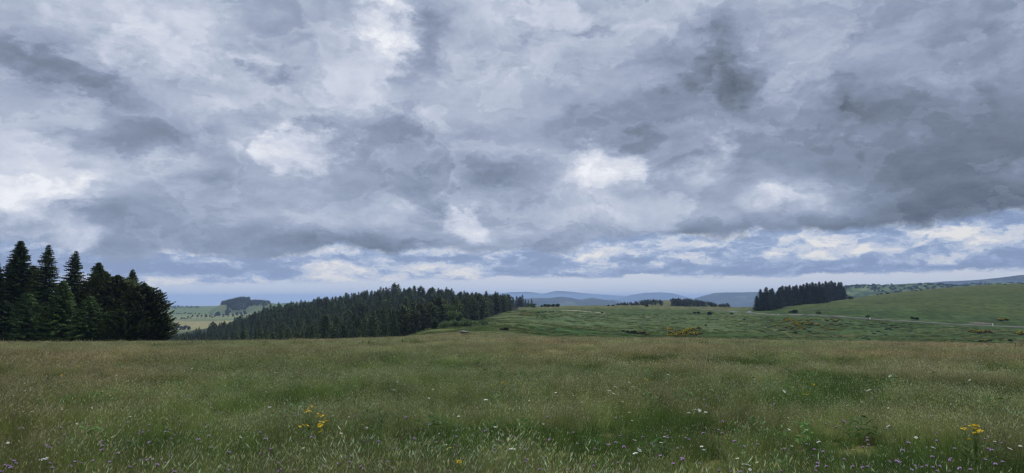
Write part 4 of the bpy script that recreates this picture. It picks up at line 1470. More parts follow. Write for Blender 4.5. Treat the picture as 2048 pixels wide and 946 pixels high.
def strip(name, offs, lift, thick, m):
    V = []
    zc_ = np.convolve(np.pad(terrain(cx_, cy_), 15, mode='reflect', reflect_type='odd'), ker, 'valid')
    for o_ in offs:
        xx, yy = cx_ + nx * o_, cy_ + ny * o_
        V.append(np.stack([xx, yy, .35 * terrain(xx, yy) + .65 * zc_ + lift], -1))
    bot = [v + np.array([0, 0, -thick]) for v in (V[0], V[-1])]
    rows_ = [bot[0]] + V + [bot[1]]
    Vv = np.concatenate(rows_)
    n_ = len(cx_)
    k_ = len(rows_)
    a, b = np.meshgrid(np.arange(k_ - 1), np.arange(n_ - 1), indexing='ij')
    F = np.stack([a * n_ + b, a * n_ + b + 1, (a + 1) * n_ + b + 1, (a + 1) * n_ + b], -1).reshape(-1, 4)
    o = obj(name, mesh_np(name, Vv, F[:, ::-1], None, True), m)
    return o, V


ro, RV = strip('road', [-2.5, -1, 1, 2.5], .45, 1.6, M_ROAD)
tag(ro, kind='structure')
mid = (RV[1] + RV[2]) / 2

# car
M_PAINT = plain_mat('car paint', (.55, .62, .68), .25, .5, wob=.02, coat=.6)
M_GLASS = plain_mat('car glass', (.02, .025, .03), .08, .6, wob=.0)
M_TYRE = plain_mat('tyre rubber', (.02, .02, .02), .9, .1)
M_RIM = plain_mat('wheel rim', (.5, .5, .52), .3, .5, metal=.8)
M_LAMP = plain_mat('lamp glass', (.85, .85, .82), .15, .5, wob=0)


def loft(g, secs, c=(1, 1, 1), cap=True):
    """secs: list of equal-length rings"""
    n_ = len(secs[0])
    V = [p for s in secs for p in s]
    F = []
    for i in range(len(secs) - 1):
        for k in range(n_):
            k2 = (k + 1) % n_
            F.append((i * n_ + k, i * n_ + k2, (i + 1) * n_ + k2, (i + 1) * n_ + k))
    g.add(V, F, c)
    if cap:
        for s in (secs[0], secs[-1]):
            ce = np.mean(np.array(s), axis=0)
            V = list(s) + [ce]
            g.add(V, [(k, (k + 1) % n_, n_, n_) for k in range(n_)] if False else [(k, (k + 1) % n_, n_, (k + 1) % n_) for k in range(0)] or [(0, 1, 2, 3)] if n_ == 4 else [(k, k + 1, n_ - 2 - k, n_ - 1 - k) for k in range(n_ // 2 - 1)], c)


cp = mid[np.argmin(np.abs([px_of(*m)[0] - 1500 for m in mid]))]
ci_ = int(np.argmin(np.abs([px_of(*m)[0] - 1500 for m in mid])))
hd = math.atan2(ty[ci_], tx[ci_])
car = empty('parked_car', (cp[0], cp[1], cp[2] + .02), hd)
tag(car, 'pale silver-blue car on the road left of the spruce clump', 'car')


def ring(x, zb, zt, wb, wt):
    return [(x, -wb, zb), (x, wb, zb), (x, wb * 1.02, (zb + zt) / 2), (x, wt, zt), (x, -wt, zt), (x, -wb * 1.02, (zb + zt) / 2)]


g = Geo()
loft(g, [ring(-2.1, .35, .80, .74, .70), ring(-2.0, .25, .95, .82, .78), ring(-1.2, .22, .98, .86, .82), ring(0, .20, .95, .87, .84), ring(1.0, .22, .92, .86, .80), ring(1.85, .26, .78, .80, .70), ring(2.1, .34, .62, .66, .6)])
obj('body', g.mesh('body', False), M_PAINT, car)
g = Geo()
loft(g, [ring(-1.75, .97, 1.0, .74, .70), ring(-1.3, .96, 1.40, .76, .60), ring(-.2, .94, 1.47, .77, .60), ring(.45, .92, 1.38, .76, .57), ring(1.05, .91, .94, .74, .70)])
cb = obj('windows', g.mesh('windows'), M_GLASS, car)
g = Geo()
g.box((-1.25, -.61, 1.405), (.35, .61, 1.50))
obj('roof', g.mesh('roof'), M_PAINT, car)
wg = Geo()
ts = [2 * math.pi * k / 16 for k in range(16)]
for (ya, yb) in ((-.1, .1),):
    for k in range(16):
        k2 = (k + 1) % 16
        a, b = (math.cos(ts[k]), math.sin(ts[k])), (math.cos(ts[k2]), math.sin(ts[k2]))
        R0, R1 = .32, .20
        wg.add([(a[0] * R0, ya, a[1] * R0), (b[0] * R0, ya, b[1] * R0), (b[0] * R0, yb, b[1] * R0), (a[0] * R0, yb, a[1] * R0)], [(0, 1, 2, 3)])
        for yy in (ya, yb):
            wg.add([(a[0] * R0, yy, a[1] * R0), (b[0] * R0, yy, b[1] * R0), (b[0] * R1, yy, b[1] * R1), (a[0] * R1, yy, a[1] * R1)], [(0, 1, 2, 3)])
tyre = wg.mesh('tyre')
rg_ = Geo()
for yy in (-.09, .09):
    for k in range(16):
        k2 = (k + 1) % 16
        rg_.add([(0, yy * 1.1, 0), (math.cos(ts[k]) * .2, yy, math.sin(ts[k]) * .2), (math.cos(ts[k2]) * .2, yy, math.sin(ts[k2]) * .2), (0, yy * 1.1, 0)], [(0, 1, 2, 3)])
rim = rg_.mesh('rim')
for wx in (-1.3, 1.32):
    for wy in (-.80, .80):
        w_ = bpy.data.objects.new('wheel', tyre)
        if not tyre.materials:
            tyre.materials.append(M_TYRE)
        col.objects.link(w_)
        w_.parent = car
        w_.location = (wx, wy, .32)
        obj('rim', rim, M_RIM, w_)
for s_ in (-1, 1):
    g = Geo()
    g.box((2.0, s_ * .6 - .13, .52), (2.13, s_ * .6 + .13, .66))
    obj('headlight', g.mesh('headlight'), M_LAMP, car)

# roadside posts
M_POST = plain_mat('white post', (.75, .75, .72), .6, .3, wob=.06)
M_RED = plain_mat('reflector', (.45, .04, .03), .3, .5)


def post(px, label, h=1.25, w=.22):
    k = int(np.argmin(np.abs([px_of(*m)[0] - px for m in mid])))
    e = RV[0][k] if RV[0][k][1] < RV[-1][k][1] else RV[-1][k]
    r_ = empty('marker_post', tuple(e))
    tag(r_, label, 'post')
    g = Geo()
    a = w / 2
    g.add([(-a, -a * .6, -.4), (a, -a * .6, -.4), (a, a * .6, -.4), (-a, a * .6, -.4), (-a, -a * .6, h * .92), (a, -a * .6, h * .92), (a, a * .6, h), (-a, a * .6, h)],
          [(0, 1, 5, 4), (1, 2, 6, 5), (2, 3, 7, 6), (3, 0, 4, 7), (4, 5, 6, 7)])
    obj('post_shaft', g.mesh('post_shaft'), M_POST, r_)
    g = Geo()
    g.box((-a * .7, -a * .6 - .012, h * .70), (a * .7, -a * .6 - .003, h * .82))
    obj('reflector', g.mesh('reflector'), M_RED, r_)


post(1989, 'slim white marker post by the road near the two flowering bushes on the bank', 2.0, .34)
post(1740, 'short white marker stone at the verge below a dark bush, middle of the road', 1.0, .7)
post(1560, 'small pale marker post at the verge below the gap in the spruce clump', .9, .35)

# bare earth banks above the road
M_EARTH = plain_mat('bare earth', (.12, .10, .078), .95, .05, wob=.3, scale=.3)


def patch(name, quad_px, m, lift=.12, kind='structure', n=24, rag=.35, y0=300, y1=1300):
    """a ragged sheet lying on the land between two rows of points"""
    top, bot = quad_px
    T = np.array([hit(px, r, y0, y1) for px, r in top])
    B = np.array([hit(px, r, y0, y1) for px, r in bot])
    t_ = np.linspace(0, 1, n)
    def rs_(A):
        s = np.linspace(0, 1, len(A))
        return np.stack([np.interp(t_, s, A[:, k]) for k in range(3)], -1)
    T, B = rs_(T), rs_(B)
    w = np.linspace(0, 1, 6)[:, None, None]
    j = (np.random.default_rng(4).uniform(-rag, rag, n))[None, :, None]
    ww = .5 + (w - .5) * (np.sin(np.linspace(0, math.pi, n)) ** .4)[None, :, None] * (1 + j)
    G_ = T[None] * (1 - ww) + B[None] * ww
    G_[..., 2] = terrain(G_[..., 0].ravel(), G_[..., 1].ravel()).reshape(G_[..., 0].shape) + lift
    a, b = np.meshgrid(np.arange(5), np.arange(n - 1), indexing='ij')
    F = np.stack([a * n + b, a * n + b + 1, (a + 1) * n + b + 1, (a + 1) * n + b], -1).reshape(-1, 4)
    o = obj(name, mesh_np(name, G_.reshape(-1, 3), F, None, True), m)
    return tag(o, kind=kind)


patch('earth_bank', ([(1582, 628.3), (1600, 628.2), (1620, 630)], [(1580, 630.2), (1600, 631.2), (1622, 632.2)]), M_EARTH)
patch('earth_bank', ([(1655, 631.5), (1672, 631.2), (1690, 632.6)], [(1655, 633), (1672, 634), (1692, 635)]), M_EARTH)
patch('earth_bank', ([(1938, 644.5), (1952, 644), (1985, 646)], [(1938, 647), (1952, 648), (1988, 650)]), M_EARTH)
M_SAND = plain_mat('sandy track', (.34, .30, .23), .95, .05, wob=.25, scale=.2)
patch('path', ([(1120, 621.0), (1150, 620.6), (1180, 623.5), (1216, 626.2)], [(1120, 621.8), (1150, 621.5), (1180, 624.5), (1216, 627.4)]), M_SAND, n=60, rag=.5)
M_TRACK = plain_mat('worn track', (.15, .155, .08), .95, .05, wob=.25, scale=.2)
patch('path', ([(1500, 651), (1530, 654.5), (1556, 660), (1576, 666), (1586, 675)], [(1500, 652.2), (1530, 655.8), (1554, 661.8), (1573, 668), (1583, 677)]), M_TRACK, n=60, rag=.3, y0=260, y1=700)
M_PALE = plain_mat('pale crop', (.55, .52, .26), .95, .05, wob=.1, scale=.01)

# stone slab on the saddle
M_STONE, Mn, bs = new_mat('weathered stone')
gp = Mn.node('ShaderNodeTexCoord').outputs['Object']
nn_ = Mn.noise(gp, 2.2, 6, .65)
Mn.l.new(Mn.ramp(nn_, [(.3, (.06, .055, .045)), (.5, (.13, .12, .10)), (.7, (.21, .195, .16))]), bs.inputs['Base Color'])
p = hit(928, 671.5, 160, 400)
root = empty('stone_slab', (p[0], p[1], p[2]))
tag(root, 'pale tilted stone slab propped on low boulders in the grass below the shrub thicket', 'rock')


def rock(g, cx, cy, cz, sx, sy, sz, seed, nl=7, na_=12):
    V = []
    for i in range(nl):
        ph = math.pi * i / (nl - 1)
        for k in range(na_):
            th = 2 * math.pi * k / na_
            q = 1 + .30 * float(vnoise(np.array([3 * math.cos(th) * math.sin(ph) + seed * 7.1]), np.array([3 * math.sin(th) * math.sin(ph) + 2 * math.cos(ph)]), seed)[0])
            sx_, sz_ = math.sin(ph) ** .6, math.copysign(abs(math.cos(ph)) ** .6, math.cos(ph))
            V.append((cx + sx * q * sx_ * math.cos(th), cy + sy * q * sx_ * math.sin(th), cz + sz * q * sz_))
    F = []
    for i in range(nl - 1):
        for k in range(na_):
            k2 = (k + 1) % na_
            F.append((i * na_ + k, (i + 1) * na_ + k, (i + 1) * na_ + k2, i * na_ + k2))
    g.add(V, F)


g = Geo()
rock(g, 0, 0, 1.25, 1.5, 1.1, .24, 3, 9, 18)
sl = obj('slab', g.mesh('slab', True), M_STONE, root)
sl.rotation_euler = (math.radians(9), math.radians(5), .3)
for k, (a, b) in enumerate([(-.75, .3), (.7, .35), (.0, .6)]):
    g = Geo()
    rock(g, a, b, .45, .34, .32, .66, 10 + k)
    obj('boulder', g.mesh('boulder', True), M_STONE, root)

# ------------------------------------------------------------------ the flowering meadow


def blade_geo(g, rng, bx, by, h, w, bend, az_, cb, ct, seg=3):
    """curved tapering blade as quads"""
    t = np.linspace(0, 1, seg + 1)
    dx_, dy_ = math.cos(az_), math.sin(az_)
    xs = bx + dx_ * bend * h * t ** 2
    ys = by + dy_ * bend * h * t ** 2
    zs = h * (t - .25 * bend * t ** 2)
    ww = w * (1 - t) ** .6 + w * .06
    px_, py_ = -dy_, dx_
    a2 = rng.uniform(0, 3.14)
    px_, py_ = math.cos(a2), math.sin(a2)
    L = np.stack([xs - px_ * ww / 2, ys - py_ * ww / 2, zs], -1)
    R = np.stack([xs + px_ * ww / 2, ys + py_ * ww / 2, zs], -1)
    V = np.concatenate([L, R])
    n_ = seg + 1
    F = [(i, n_ + i, n_ + i + 1, i + 1) for i in range(seg)]
    c = cb + (ct - cb) * t[:, None]
    g.add(V, F, np.concatenate([c, c]))
    return np.array([xs[-1], ys[-1], zs[-1]])


def tuft(seed, r, n, hgt, w, kind, wmul=1.0, heads=.3):
    rng = np.random.default_rng(seed)
    g = Geo()
    pal = {
        'green': [(.075, .115, .030), (.055, .095, .026), (.10, .13, .045), (.13, .14, .06)],
        'dark': [(.040, .075, .020), (.05, .085, .025), (.035, .06, .018), (.07, .10, .03)],
        'straw': [(.15, .15, .075), (.12, .13, .055), (.09, .115, .04), (.20, .18, .10)],
        'olive': [(.10, .115, .045), (.08, .105, .035), (.13, .13, .06), (.06, .09, .028)],
    }[kind]
    headc = {'green': (.27, .28, .15), 'dark': (.17, .19, .09), 'straw': (.36, .32, .21), 'olive': (.30, .28, .17)}[kind]
    wind = 0.5
    for i in range(n):
        a = rng.uniform(0, 6.283)
        q = r * math.sqrt(rng.random())
        c = np.array(pal[rng.integers(4)]) * rng.uniform(.7, 2.4) * np.array([1.10, 1.04, .80])
        stem = rng.random() < heads
        h = hgt * (rng.uniform(.45, .95) if not stem else rng.uniform(.8, 1.3))
        az_ = wind + rng.normal(0, 1.7)
        bend = abs(rng.normal(.35, .28)) if not stem else abs(rng.normal(.22, .15))
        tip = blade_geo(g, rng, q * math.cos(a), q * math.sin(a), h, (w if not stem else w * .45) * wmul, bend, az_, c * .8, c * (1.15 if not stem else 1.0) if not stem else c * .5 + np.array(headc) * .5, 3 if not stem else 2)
        if stem:
            hc = np.array(headc) * rng.uniform(.6, 1.5) * np.array([1.10, 1.01, .84])
            q_ = rng.random()
            if q_ < .06:
                hc = np.array((.20, .12, .10)) * rng.uniform(.7, 1.2)
            elif q_ < .32:
                hc = np.array((.50, .48, .36)) * rng.uniform(.8, 1.3)
            hl = rng.uniform(.015, .040) * (.5 + .6 * wmul)
            hw = hl * rng.uniform(.05, .11) * wmul ** .5
            d_ = np.array([math.cos(az_) * .5, math.sin(az_) * .5, .75])
            d_ /= np.linalg.norm(d_)
            for rr_ in range(2):
                s_ = np.cross(d_, rng.normal(0, 1, 3))
                s_ /= np.linalg.norm(s_)
                P = np.array([[tip - d_ * hl * .15, tip + d_ * hl * .4 + s_ * hw, tip + d_ * hl, tip + d_ * hl * .4 - s_ * hw]])
                g.quads(P, hc)
    return g.mesh('tuft')


M_GRASS, Mg, bs = new_mat('grass')
at = Mg.node('ShaderNodeAttribute', attribute_name='tint').outputs['Color']
gp = Mg.node('ShaderNodeNewGeometry').outputs['Position']
rnd = Mg.node('ShaderNodeObjectInfo').outputs['Random']
n1_ = Mg.noise(gp, .22, 4, .6)
n2_ = Mg.noise(Mg.vmath('MULTIPLY', gp, (1, .5, 1)), .045, 4, .6)
f = Mg.math('MULTIPLY', Mg.maprange(n1_, .3, .7, .72, 1.30), Mg.maprange(rnd, 0, 1, .52, 1.52))
c = Mg.vmath('SCALE', at, scale=f)
c = Mg.mix(Mg.sstep(n2_, .40, .62), Mg.vmath('MULTIPLY', c, (.84, 1.02, .85)), Mg.vmath('MULTIPLY', c, (1.07, 1.02, .97)))
Mg.l.new(c, bs.inputs['Base Color'])
bs.inputs['Roughness'].default_value = .6
bs.inputs['Specular IOR Level'].default_value = .25
tr = Mg.node('ShaderNodeBsdfTranslucent')
Mg.l.new(c, tr.inputs['Color'])
mx = Mg.node('ShaderNodeMixShader')
mx.inputs[0].default_value = .35
Mg.l.new(bs.outputs[0], mx.inputs[1])
Mg.l.new(tr.outputs[0], mx.inputs[2])
Mg.l.new(mx.outputs[0], Mg.n['Material Output'].inputs[0])

KINDS = ['green', 'dark', 'straw', 'olive']
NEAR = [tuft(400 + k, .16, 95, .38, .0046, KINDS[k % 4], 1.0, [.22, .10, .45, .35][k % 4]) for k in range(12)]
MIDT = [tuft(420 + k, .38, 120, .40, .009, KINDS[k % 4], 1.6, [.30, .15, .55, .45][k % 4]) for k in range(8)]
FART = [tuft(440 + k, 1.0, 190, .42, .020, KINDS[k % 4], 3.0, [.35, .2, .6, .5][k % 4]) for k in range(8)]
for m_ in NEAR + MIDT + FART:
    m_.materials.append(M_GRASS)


def kind_pick(x, y, rng, nvar):
    """patches: greener close by, paler and browner seed heads towards the far side"""
    a = fbm(x / 2.2, y / 2.8, 3, 51)
    b = fbm(x / 8, y / 11, 3, 52)
    d = smooth(y, 14, 75)
    dark = a + .6 * b - .25 * d + rng.normal(0, .12, len(x))
    straw = -a * .7 + b * .5 + .55 * d + rng.normal(0, .22, len(x)) - .12
    k = np.where(rng.random(len(x)) < .5, 0, 3)
    k = np.where(straw > .08, 2, k)
    k = np.where(dark > .29, 1, k)
    return (k + 4 * rng.integers(0, nvar, len(x))).astype(int)


def field_points(y0, y1, dens, margin, rng):
    pts = []
    area = (y1 - y0) * (0.80 * (y0 + y1) + 2 * margin)
    n = int(area * dens)
    y = rng.uniform(y0, y1, n * 2)
    keep = rng.random(n * 2) < (0.80 * y + margin) / (0.80 * y1 + margin)
    y = y[keep][:n]
    x = rng.uniform(-1, 1, len(y)) * (0.80 * y + margin)
    return x, y


def grass_layer(name, y0, y1, dens, margin, meshes, seed, smin, smax, label, edge_lim=True):
    r = np.random.default_rng(seed)
    x, y = field_points(y0, y1, dens, margin, r)
    if edge_lim:
        P = 1024 + 1384 * x / y
        lim = np.interp(P, [0, 560, 780, 900, 1000, 1050, 1100, 2048], [178, 183, 218, 238, 252, 246, 228, 208])
        k = y < lim + r.normal(0, 1.5, len(y))
        x, y = x[k], y[k]
    z = terrain(x, y)
    n = len(x)
    k = kind_pick(x, y, r, len(meshes) // 4)
    s = r.uniform(smin, smax, n) * (1 + .60 * fbm(x / 1.5, y / 1.5, 3, 61) + .3 * fbm(x / 12, y / 12, 2, 62))
    s = np.where(k % 4 == 1, s * .86, s)
    rot = np.stack([r.normal(0, .14, n), r.normal(0, .14, n), r.normal(0, .8, n) + 3.2 * fbm(x / 2.6, y / 2.6, 2, 66)], -1)
    scatter(name, np.stack([x, y, z - .02], -1), rot, np.stack([s, s, s], -1), k, meshes, label)
    print(name, n)


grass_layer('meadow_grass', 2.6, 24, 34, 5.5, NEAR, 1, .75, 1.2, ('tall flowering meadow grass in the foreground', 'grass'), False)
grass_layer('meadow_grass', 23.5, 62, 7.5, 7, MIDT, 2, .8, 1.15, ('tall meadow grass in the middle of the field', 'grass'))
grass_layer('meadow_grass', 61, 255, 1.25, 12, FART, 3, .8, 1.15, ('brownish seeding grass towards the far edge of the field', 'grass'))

# broad-leaved herbs among the grass


def herb(seed):
    rng = np.random.default_rng(seed)
    g = Geo()
    for k in range(26):
        a = rng.uniform(0, 6.28)
        L = rng.uniform(.06, .13)
        w = L * rng.uniform(.16, .30)
        b = np.array([rng.normal(0, .04), rng.normal(0, .04), rng.uniform(.05, .24)])
        d_ = np.array([math.cos(a), math.sin(a), rng.uniform(.2, 1.1)])
        d_ /= np.linalg.norm(d_)
        s_ = np.array([-math.sin(a), math.cos(a), rng.normal(0, .3)]) * w / 2
        c_ = np.array([(.07, .15, .035), (.10, .17, .05), (.05, .11, .03)][rng.integers(3)]) * rng.uniform(.8, 1.3)
        m_ = b + d_ * L * .5
        e_ = b + d_ * L + np.array([0, 0, -L * .2])
        g.add([b, m_ + s_, e_, m_ - s_], [(0, 1, 2, 3)], c_)
    return g.mesh('herb')


HB = [herb(600 + k) for k in range(5)]
for m_ in HB:
    m_.materials.append(M_GRASS)
r = np.random.default_rng(19)
xh, yh_ = field_points(3.5, 34, 4.0, 2.5, r)
kh = fbm(xh / 1.6, yh_ / 2.0, 3, 81) + r.normal(0, .12, len(xh)) > .20
xh, yh_ = xh[kh], yh_[kh]
n = len(xh)
s_ = r.uniform(.7, 1.5, n)
scatter('meadow_herbs', np.stack([xh, yh_, terrain(xh, yh_)], -1), np.stack([np.zeros(n), np.zeros(n), r.uniform(0, 6.28, n)], -1), np.stack([s_, s_, s_ * 1.1], -1), r.integers(0, 5, n), HB, ('broad-leaved green herbs growing in patches among the near grass', 'herbs'))

# rough tussocks over the hollow and the slopes behind the field
r = np.random.default_rng(9)
n = 42000
Pq = r.uniform(760, 2300, n)
Yq = np.exp(r.uniform(math.log(235), math.log(900), n))
xq = pix_u(Pq) * Yq
nearwood = (Pq < 1035) & (Yq > np.interp(Pq, [300, 560, 780, 870, 960, 1020], [260, 270, 320, 350, 490, 680]))
k_ = ~nearwood & (Yq < 720) & (Yq < np.interp(Pq, [1480, 1500, 1690, 1850, 2048], [720, 660, 610, 560, 490])) & (fbm(xq / 16, Yq / 16, 3, 71) + .3 * fbm(xq / 60, Yq / 40, 2, 72) > -.08)
# keep the carriageway clear
for a_ in range(0, len(cx_), 3):
    k_ &= (xq - cx_[a_]) ** 2 + (Yq - cy_[a_]) ** 2 > 36
xq, Yq = xq[k_], Yq[k_]
n = len(xq)
lush = (Yq < 440) & (1024 + 1384 * xq / Yq < 1560)
kk = np.where(r.random(n) < .55, 1, np.where(r.random(n) < .5, 0, 3))
kk = np.where(lush & (r.random(n) < .8), 1, kk)
kk = np.where(~lush & (fbm(xq / 40, Yq / 15, 3, 73) > .30), 2, kk)
s_ = r.uniform(.9, 1.9, n)
scatter('rough_grass', np.stack([xq, Yq, terrain(xq, Yq) - .05], -1), np.stack([np.zeros(n), np.zeros(n), r.uniform(0, 6.28, n)], -1),
        np.stack([s_, s_, s_ * .8], -1), kk + 4 * r.integers(0, 2, n), FART, ('rough tussocky grass covering the hollow and slopes behind the field', 'grass'))

# ------------------------------------------------------------------ flowers


def head_purple(seed):
    rng = np.random.default_rng(seed)
    g = Geo()
    r0 = .017
    n = 34
    for k in range(n):
        a = k * 2.399
        q = math.sqrt((k + .5) / n)
        d_ = np.array([math.cos(a) * q, math.sin(a) * q, .75 * math.sqrt(max(0, 1 - q * q)) + .15])
        p = d_ * r0 * .55
        tip = d_ * r0 * rng.uniform(.95, 1.25)
        s_ = np.cross(d_, [0, 0, 1.0]) + 1e-6
        s_ = s_ / np.linalg.norm(s_) * r0 * .2
        c = np.array((.56, .38, .66)) * rng.uniform(.7, 1.25)
        g.quads(np.array([[p, (p + tip) / 2 + s_, tip, (p + tip) / 2 - s_]]), c)
    rockc = (.10, .13, .05)
    g.tube([(0, 0, -.008), (0, 0, .004)], [.006, .010], 6, rockc)
    return g.mesh('flower_head')


def stem_mesh(seed, h=.45, c=(.09, .13, .05), leaves=True):
    rng = np.random.default_rng(seed)
    g = Geo()
    lx, ly = rng.normal(0, .04, 2)
    g.tube([(lx, ly, -h), (lx * .5, ly * .5, -h * .5), (0, 0, 0)], [.0022, .0019, .0015], 4, c)
    if leaves:
        for k in range(4):
            a = rng.uniform(0, 6.28)
            z = -h * rng.uniform(.35, .9)
            d_ = np.array([math.cos(a), math.sin(a), .5]) * .05
            s_ = np.array([-math.sin(a), math.cos(a), 0]) * .006
            b = np.array([lx * -z / h, ly * -z / h, z])
            g.quads(np.array([[b, b + d_ * .5 + s_, b + d_, b + d_ * .5 - s_]]), c)
    return g.mesh('stem')


def head_daisy(seed, petal=(.78, .78, .74), eye=(.65, .45, .05), r0=.017, np_=14):
    rng = np.random.default_rng(seed)
    g = Geo()
    for k in range(np_):
        a = 6.283 * k / np_ + rng.normal(0, .06)
        d_ = np.array([math.cos(a), math.sin(a), rng.normal(.05, .12)])
        s_ = np.array([-math.sin(a), math.cos(a), 0]) * r0 * .20
        g.quads(np.array([[d_ * r0 * .25, d_ * r0 * .7 + s_, d_ * r0 * rng.uniform(1.1, 1.35), d_ * r0 * .7 - s_]]), petal)
    ey = Geo()
    V = [(r0 * .36 * math.cos(t), r0 * .36 * math.sin(t), .001) for t in np.linspace(0, 6.283, 9)[:-1]]
    W_ = [(r0 * .2 * math.cos(t), r0 * .2 * math.sin(t), .006) for t in np.linspace(0, 6.283, 9)[:-1]]
    ey.add(V + W_, [(k, (k + 1) % 8, 8 + (k + 1) % 8, 8 + k) for k in range(8)] + [(8, 9, 10, 11), (8, 11, 12, 15), (12, 13, 14, 15)], eye)
    return g, ey


def umbel(seed, r0=.03):
    """flat white cluster of small florets on short stalks"""
    rng = np.random.default_rng(seed)
    g = Geo()
    for k in range(22):
        a = rng.uniform(0, 6.283)
        q = r0 * math.sqrt(rng.random())
        c_ = np.array([q * math.cos(a), q * math.sin(a), rng.uniform(-.002, .004) + .006 * (1 - (q / r0) ** 2)])
        for m in range(2):
            b = rng.uniform(0, 3.14)
            d_ = np.array([math.cos(b), math.sin(b), rng.normal(0, .2)]) * .0065
            e_ = np.array([-math.sin(b), math.cos(b), 0]) * .0065
            g.quads(np.array([[c_ - d_, c_ + e_, c_ + d_, c_ - e_]]), (.74, .75, .70))
        g.quads(np.array([[c_, c_ * .5 + np.array([0.0008, 0, -.01]), (0, 0, -.03), c_ * .5 + np.array([-.0008, 0, -.01])]]), (.12, .16, .07))
    return g.mesh('flower_head')


def proto_flower(name, head, stem, extra=None):
    r = empty(name, (0, 0, 0))
    h_ = obj('flower_head', head, M_FLOWER, r)
    obj('stem', stem, M_STEM, r)
    if extra is not None:
        obj('flower_eye', extra, M_FLOWER, h_)
    return r


PF = [proto_flower('purple_flower', head_purple(500 + k), stem_mesh(510 + k)) for k in range(3)]
UF = [proto_flower('white_flower', umbel(520 + k), stem_mesh(530 + k)) for k in range(3)]
DF = []
for k in range(2):
    g1_, g2_ = head_daisy(540 + k)
    DF.append(proto_flower('white_daisy', g1_.mesh('flower_head'), stem_mesh(550 + k), g2_.mesh('flower_eye')))


def put_flower(pr, px, row, hgt, s, label, cat, group):
    """the head stands hgt above the ground where the sight line meets that height"""
    p = hit(px, row, 4, 200, lift=hgt)
    o = pr if pr.name not in _used else copy_tree(pr)
    _used[pr.name] = 1
    o.location = (p[0], p[1], p[2] + hgt)
    o.rotation_euler = (random.gauss(0, .25), random.gauss(0, .25), random.uniform(0, 6.28))
    o.scale = (s, s, s)
    tag(o, label, cat, group)
    return o


random.seed(21)
purple = [(10, 932), (17, 933), (93, 892), (100, 896), (140, 933), (128, 872), (199, 886), (206, 893), (205, 901), (219, 926), (150, 925), (280, 922), (294, 939 - 17), (331, 927), (342, 911), (260, 936), (299, 886), (285, 866), (340, 860), (458, 906), (521, 908), (520, 866), (557, 928), (561, 941), (541, 900), (689, 918), (100, 937 - 9), (31, 928),
          (728, 884), (757, 884), (812, 836), (815, 835), (818, 914), (872, 886), (909, 892), (963, 864), (971, 863), (1001, 883), (1020, 876), (1044, 893), (1066, 887), (1098, 882), (1100, 880), (1030, 876), (1213, 890), (1219, 891), (1231, 886), (1248, 895), (1285, 875), (1334, 873), (1335, 877), (1160, 828), (1147, 866),
          (1371, 877), (1377, 880), (1366, 920), (1364, 918), (1407, 867), (1437, 861), (1445, 867), (1467, 884), (1470, 883), (1515, 890), (1687, 842), (1689, 845), (1688, 920), (1635, 928), (1635, 934), (1653, 934), (1687, 935), (1706, 935), (1734, 876), (1735, 882), (1806, 902), (1779, 925), (1793, 924), (1797, 926), (1823, 941), (1735, 935), (1971, 879), (1865, 915), (1817, 887), (1672, 855), (1920, 938), (760, 925), (700, 926), (722, 935), (776, 925)]
for px, row in purple:
    s = random.uniform(.85, 1.15)
    put_flower(PF[random.randrange(3)], px, row, random.uniform(.36, .46), s, 'bright purple flower in the foreground grass, %s' % ('left third' if px < 700 else 'middle third' if px < 1370 else 'right third'), 'flower', 'bright purple flowers in the foreground, %s third' % ('left' if px < 700 else 'middle' if px < 1370 else 'right'))
for k in range(150):
    px = random.uniform(0, 2048)
    row = 945 - 175 * random.random() ** 1.6
    s = random.uniform(.75, 1.1)
    put_flower(PF[random.randrange(3)], px, row, random.uniform(.33, .44), s, 'faded purple flower in the %s meadow grass, %s' % ('nearest' if row > 900 else 'near' if row > 850 else 'farther', 'left third' if px < 700 else 'middle third' if px < 1370 else 'right third'), 'flower', 'faded purple flowers, %s third' % ('left' if px < 700 else 'middle' if px < 1370 else 'right'))
white = [(92, 917), (84, 920), (40, 823), (63, 823), (50, 781), (240, 860 + 0), (747, 808), (866, 779), (748, 809), (916, 833), (972, 800), (1067, 745), (917, 834), (1000, 893), (990, 891), (1020, 899), (1024, 898), (1231, 775), (1219, 782), (1224, 785), (1228, 788), (1230, 774), (1112, 786), (1114, 792), (1145, 788), (1146, 791), (1058, 801), (1245, 803), (1278, 900), (1271, 907), (1268, 881),
         (1401, 722), (1399, 723), (1378, 826), (1389, 819), (1398, 821), (1400, 822), (1390, 820), (1412, 825), (1475, 917), (1490, 929), (1495, 930), (1514, 925), (1484, 935), (1500, 939), (1403, 893), (1407, 900), (1638, 884), (1736, 782), (1740, 780), (1730, 781), (1696, 811), (1733, 895), (1832, 875), (1867, 896), (1861, 901), (1781, 750), (1492, 724), (1424, 780), (1568, 783), (1561, 791), (1780, 753), (1940, 760), (1939, 769), (2010, 797), (1978, 811),
         (163, 726), (168, 725), (317, 718), (302, 747), (301, 749), (306, 753), (379, 735), (384, 737), (434, 753), (212, 734), (556, 728), (532, 748), (609, 712), (616, 721), (300, 718), (540, 815), (485, 858), (640, 843), (683, 867), (874, 719), (923, 760), (935, 756), (938, 762)]
for px, row in white:
    pr = UF[random.randrange(3)] if random.random() < .6 else DF[random.randrange(2)]
    s = random.uniform(.7, 1.0) * (1.0 if row > 800 else 1.3)
    nm = 'white flower cluster' if pr in UF else 'white daisy'
    kd_ = ('near' if row > 850 else 'midway' if row > 770 else 'far')
    put_flower(pr, px, row, random.uniform(.38, .48), s, '%s standing out in the %s part of the meadow' % (nm, kd_), 'flower', '%s, %s part of the meadow' % (nm, kd_))
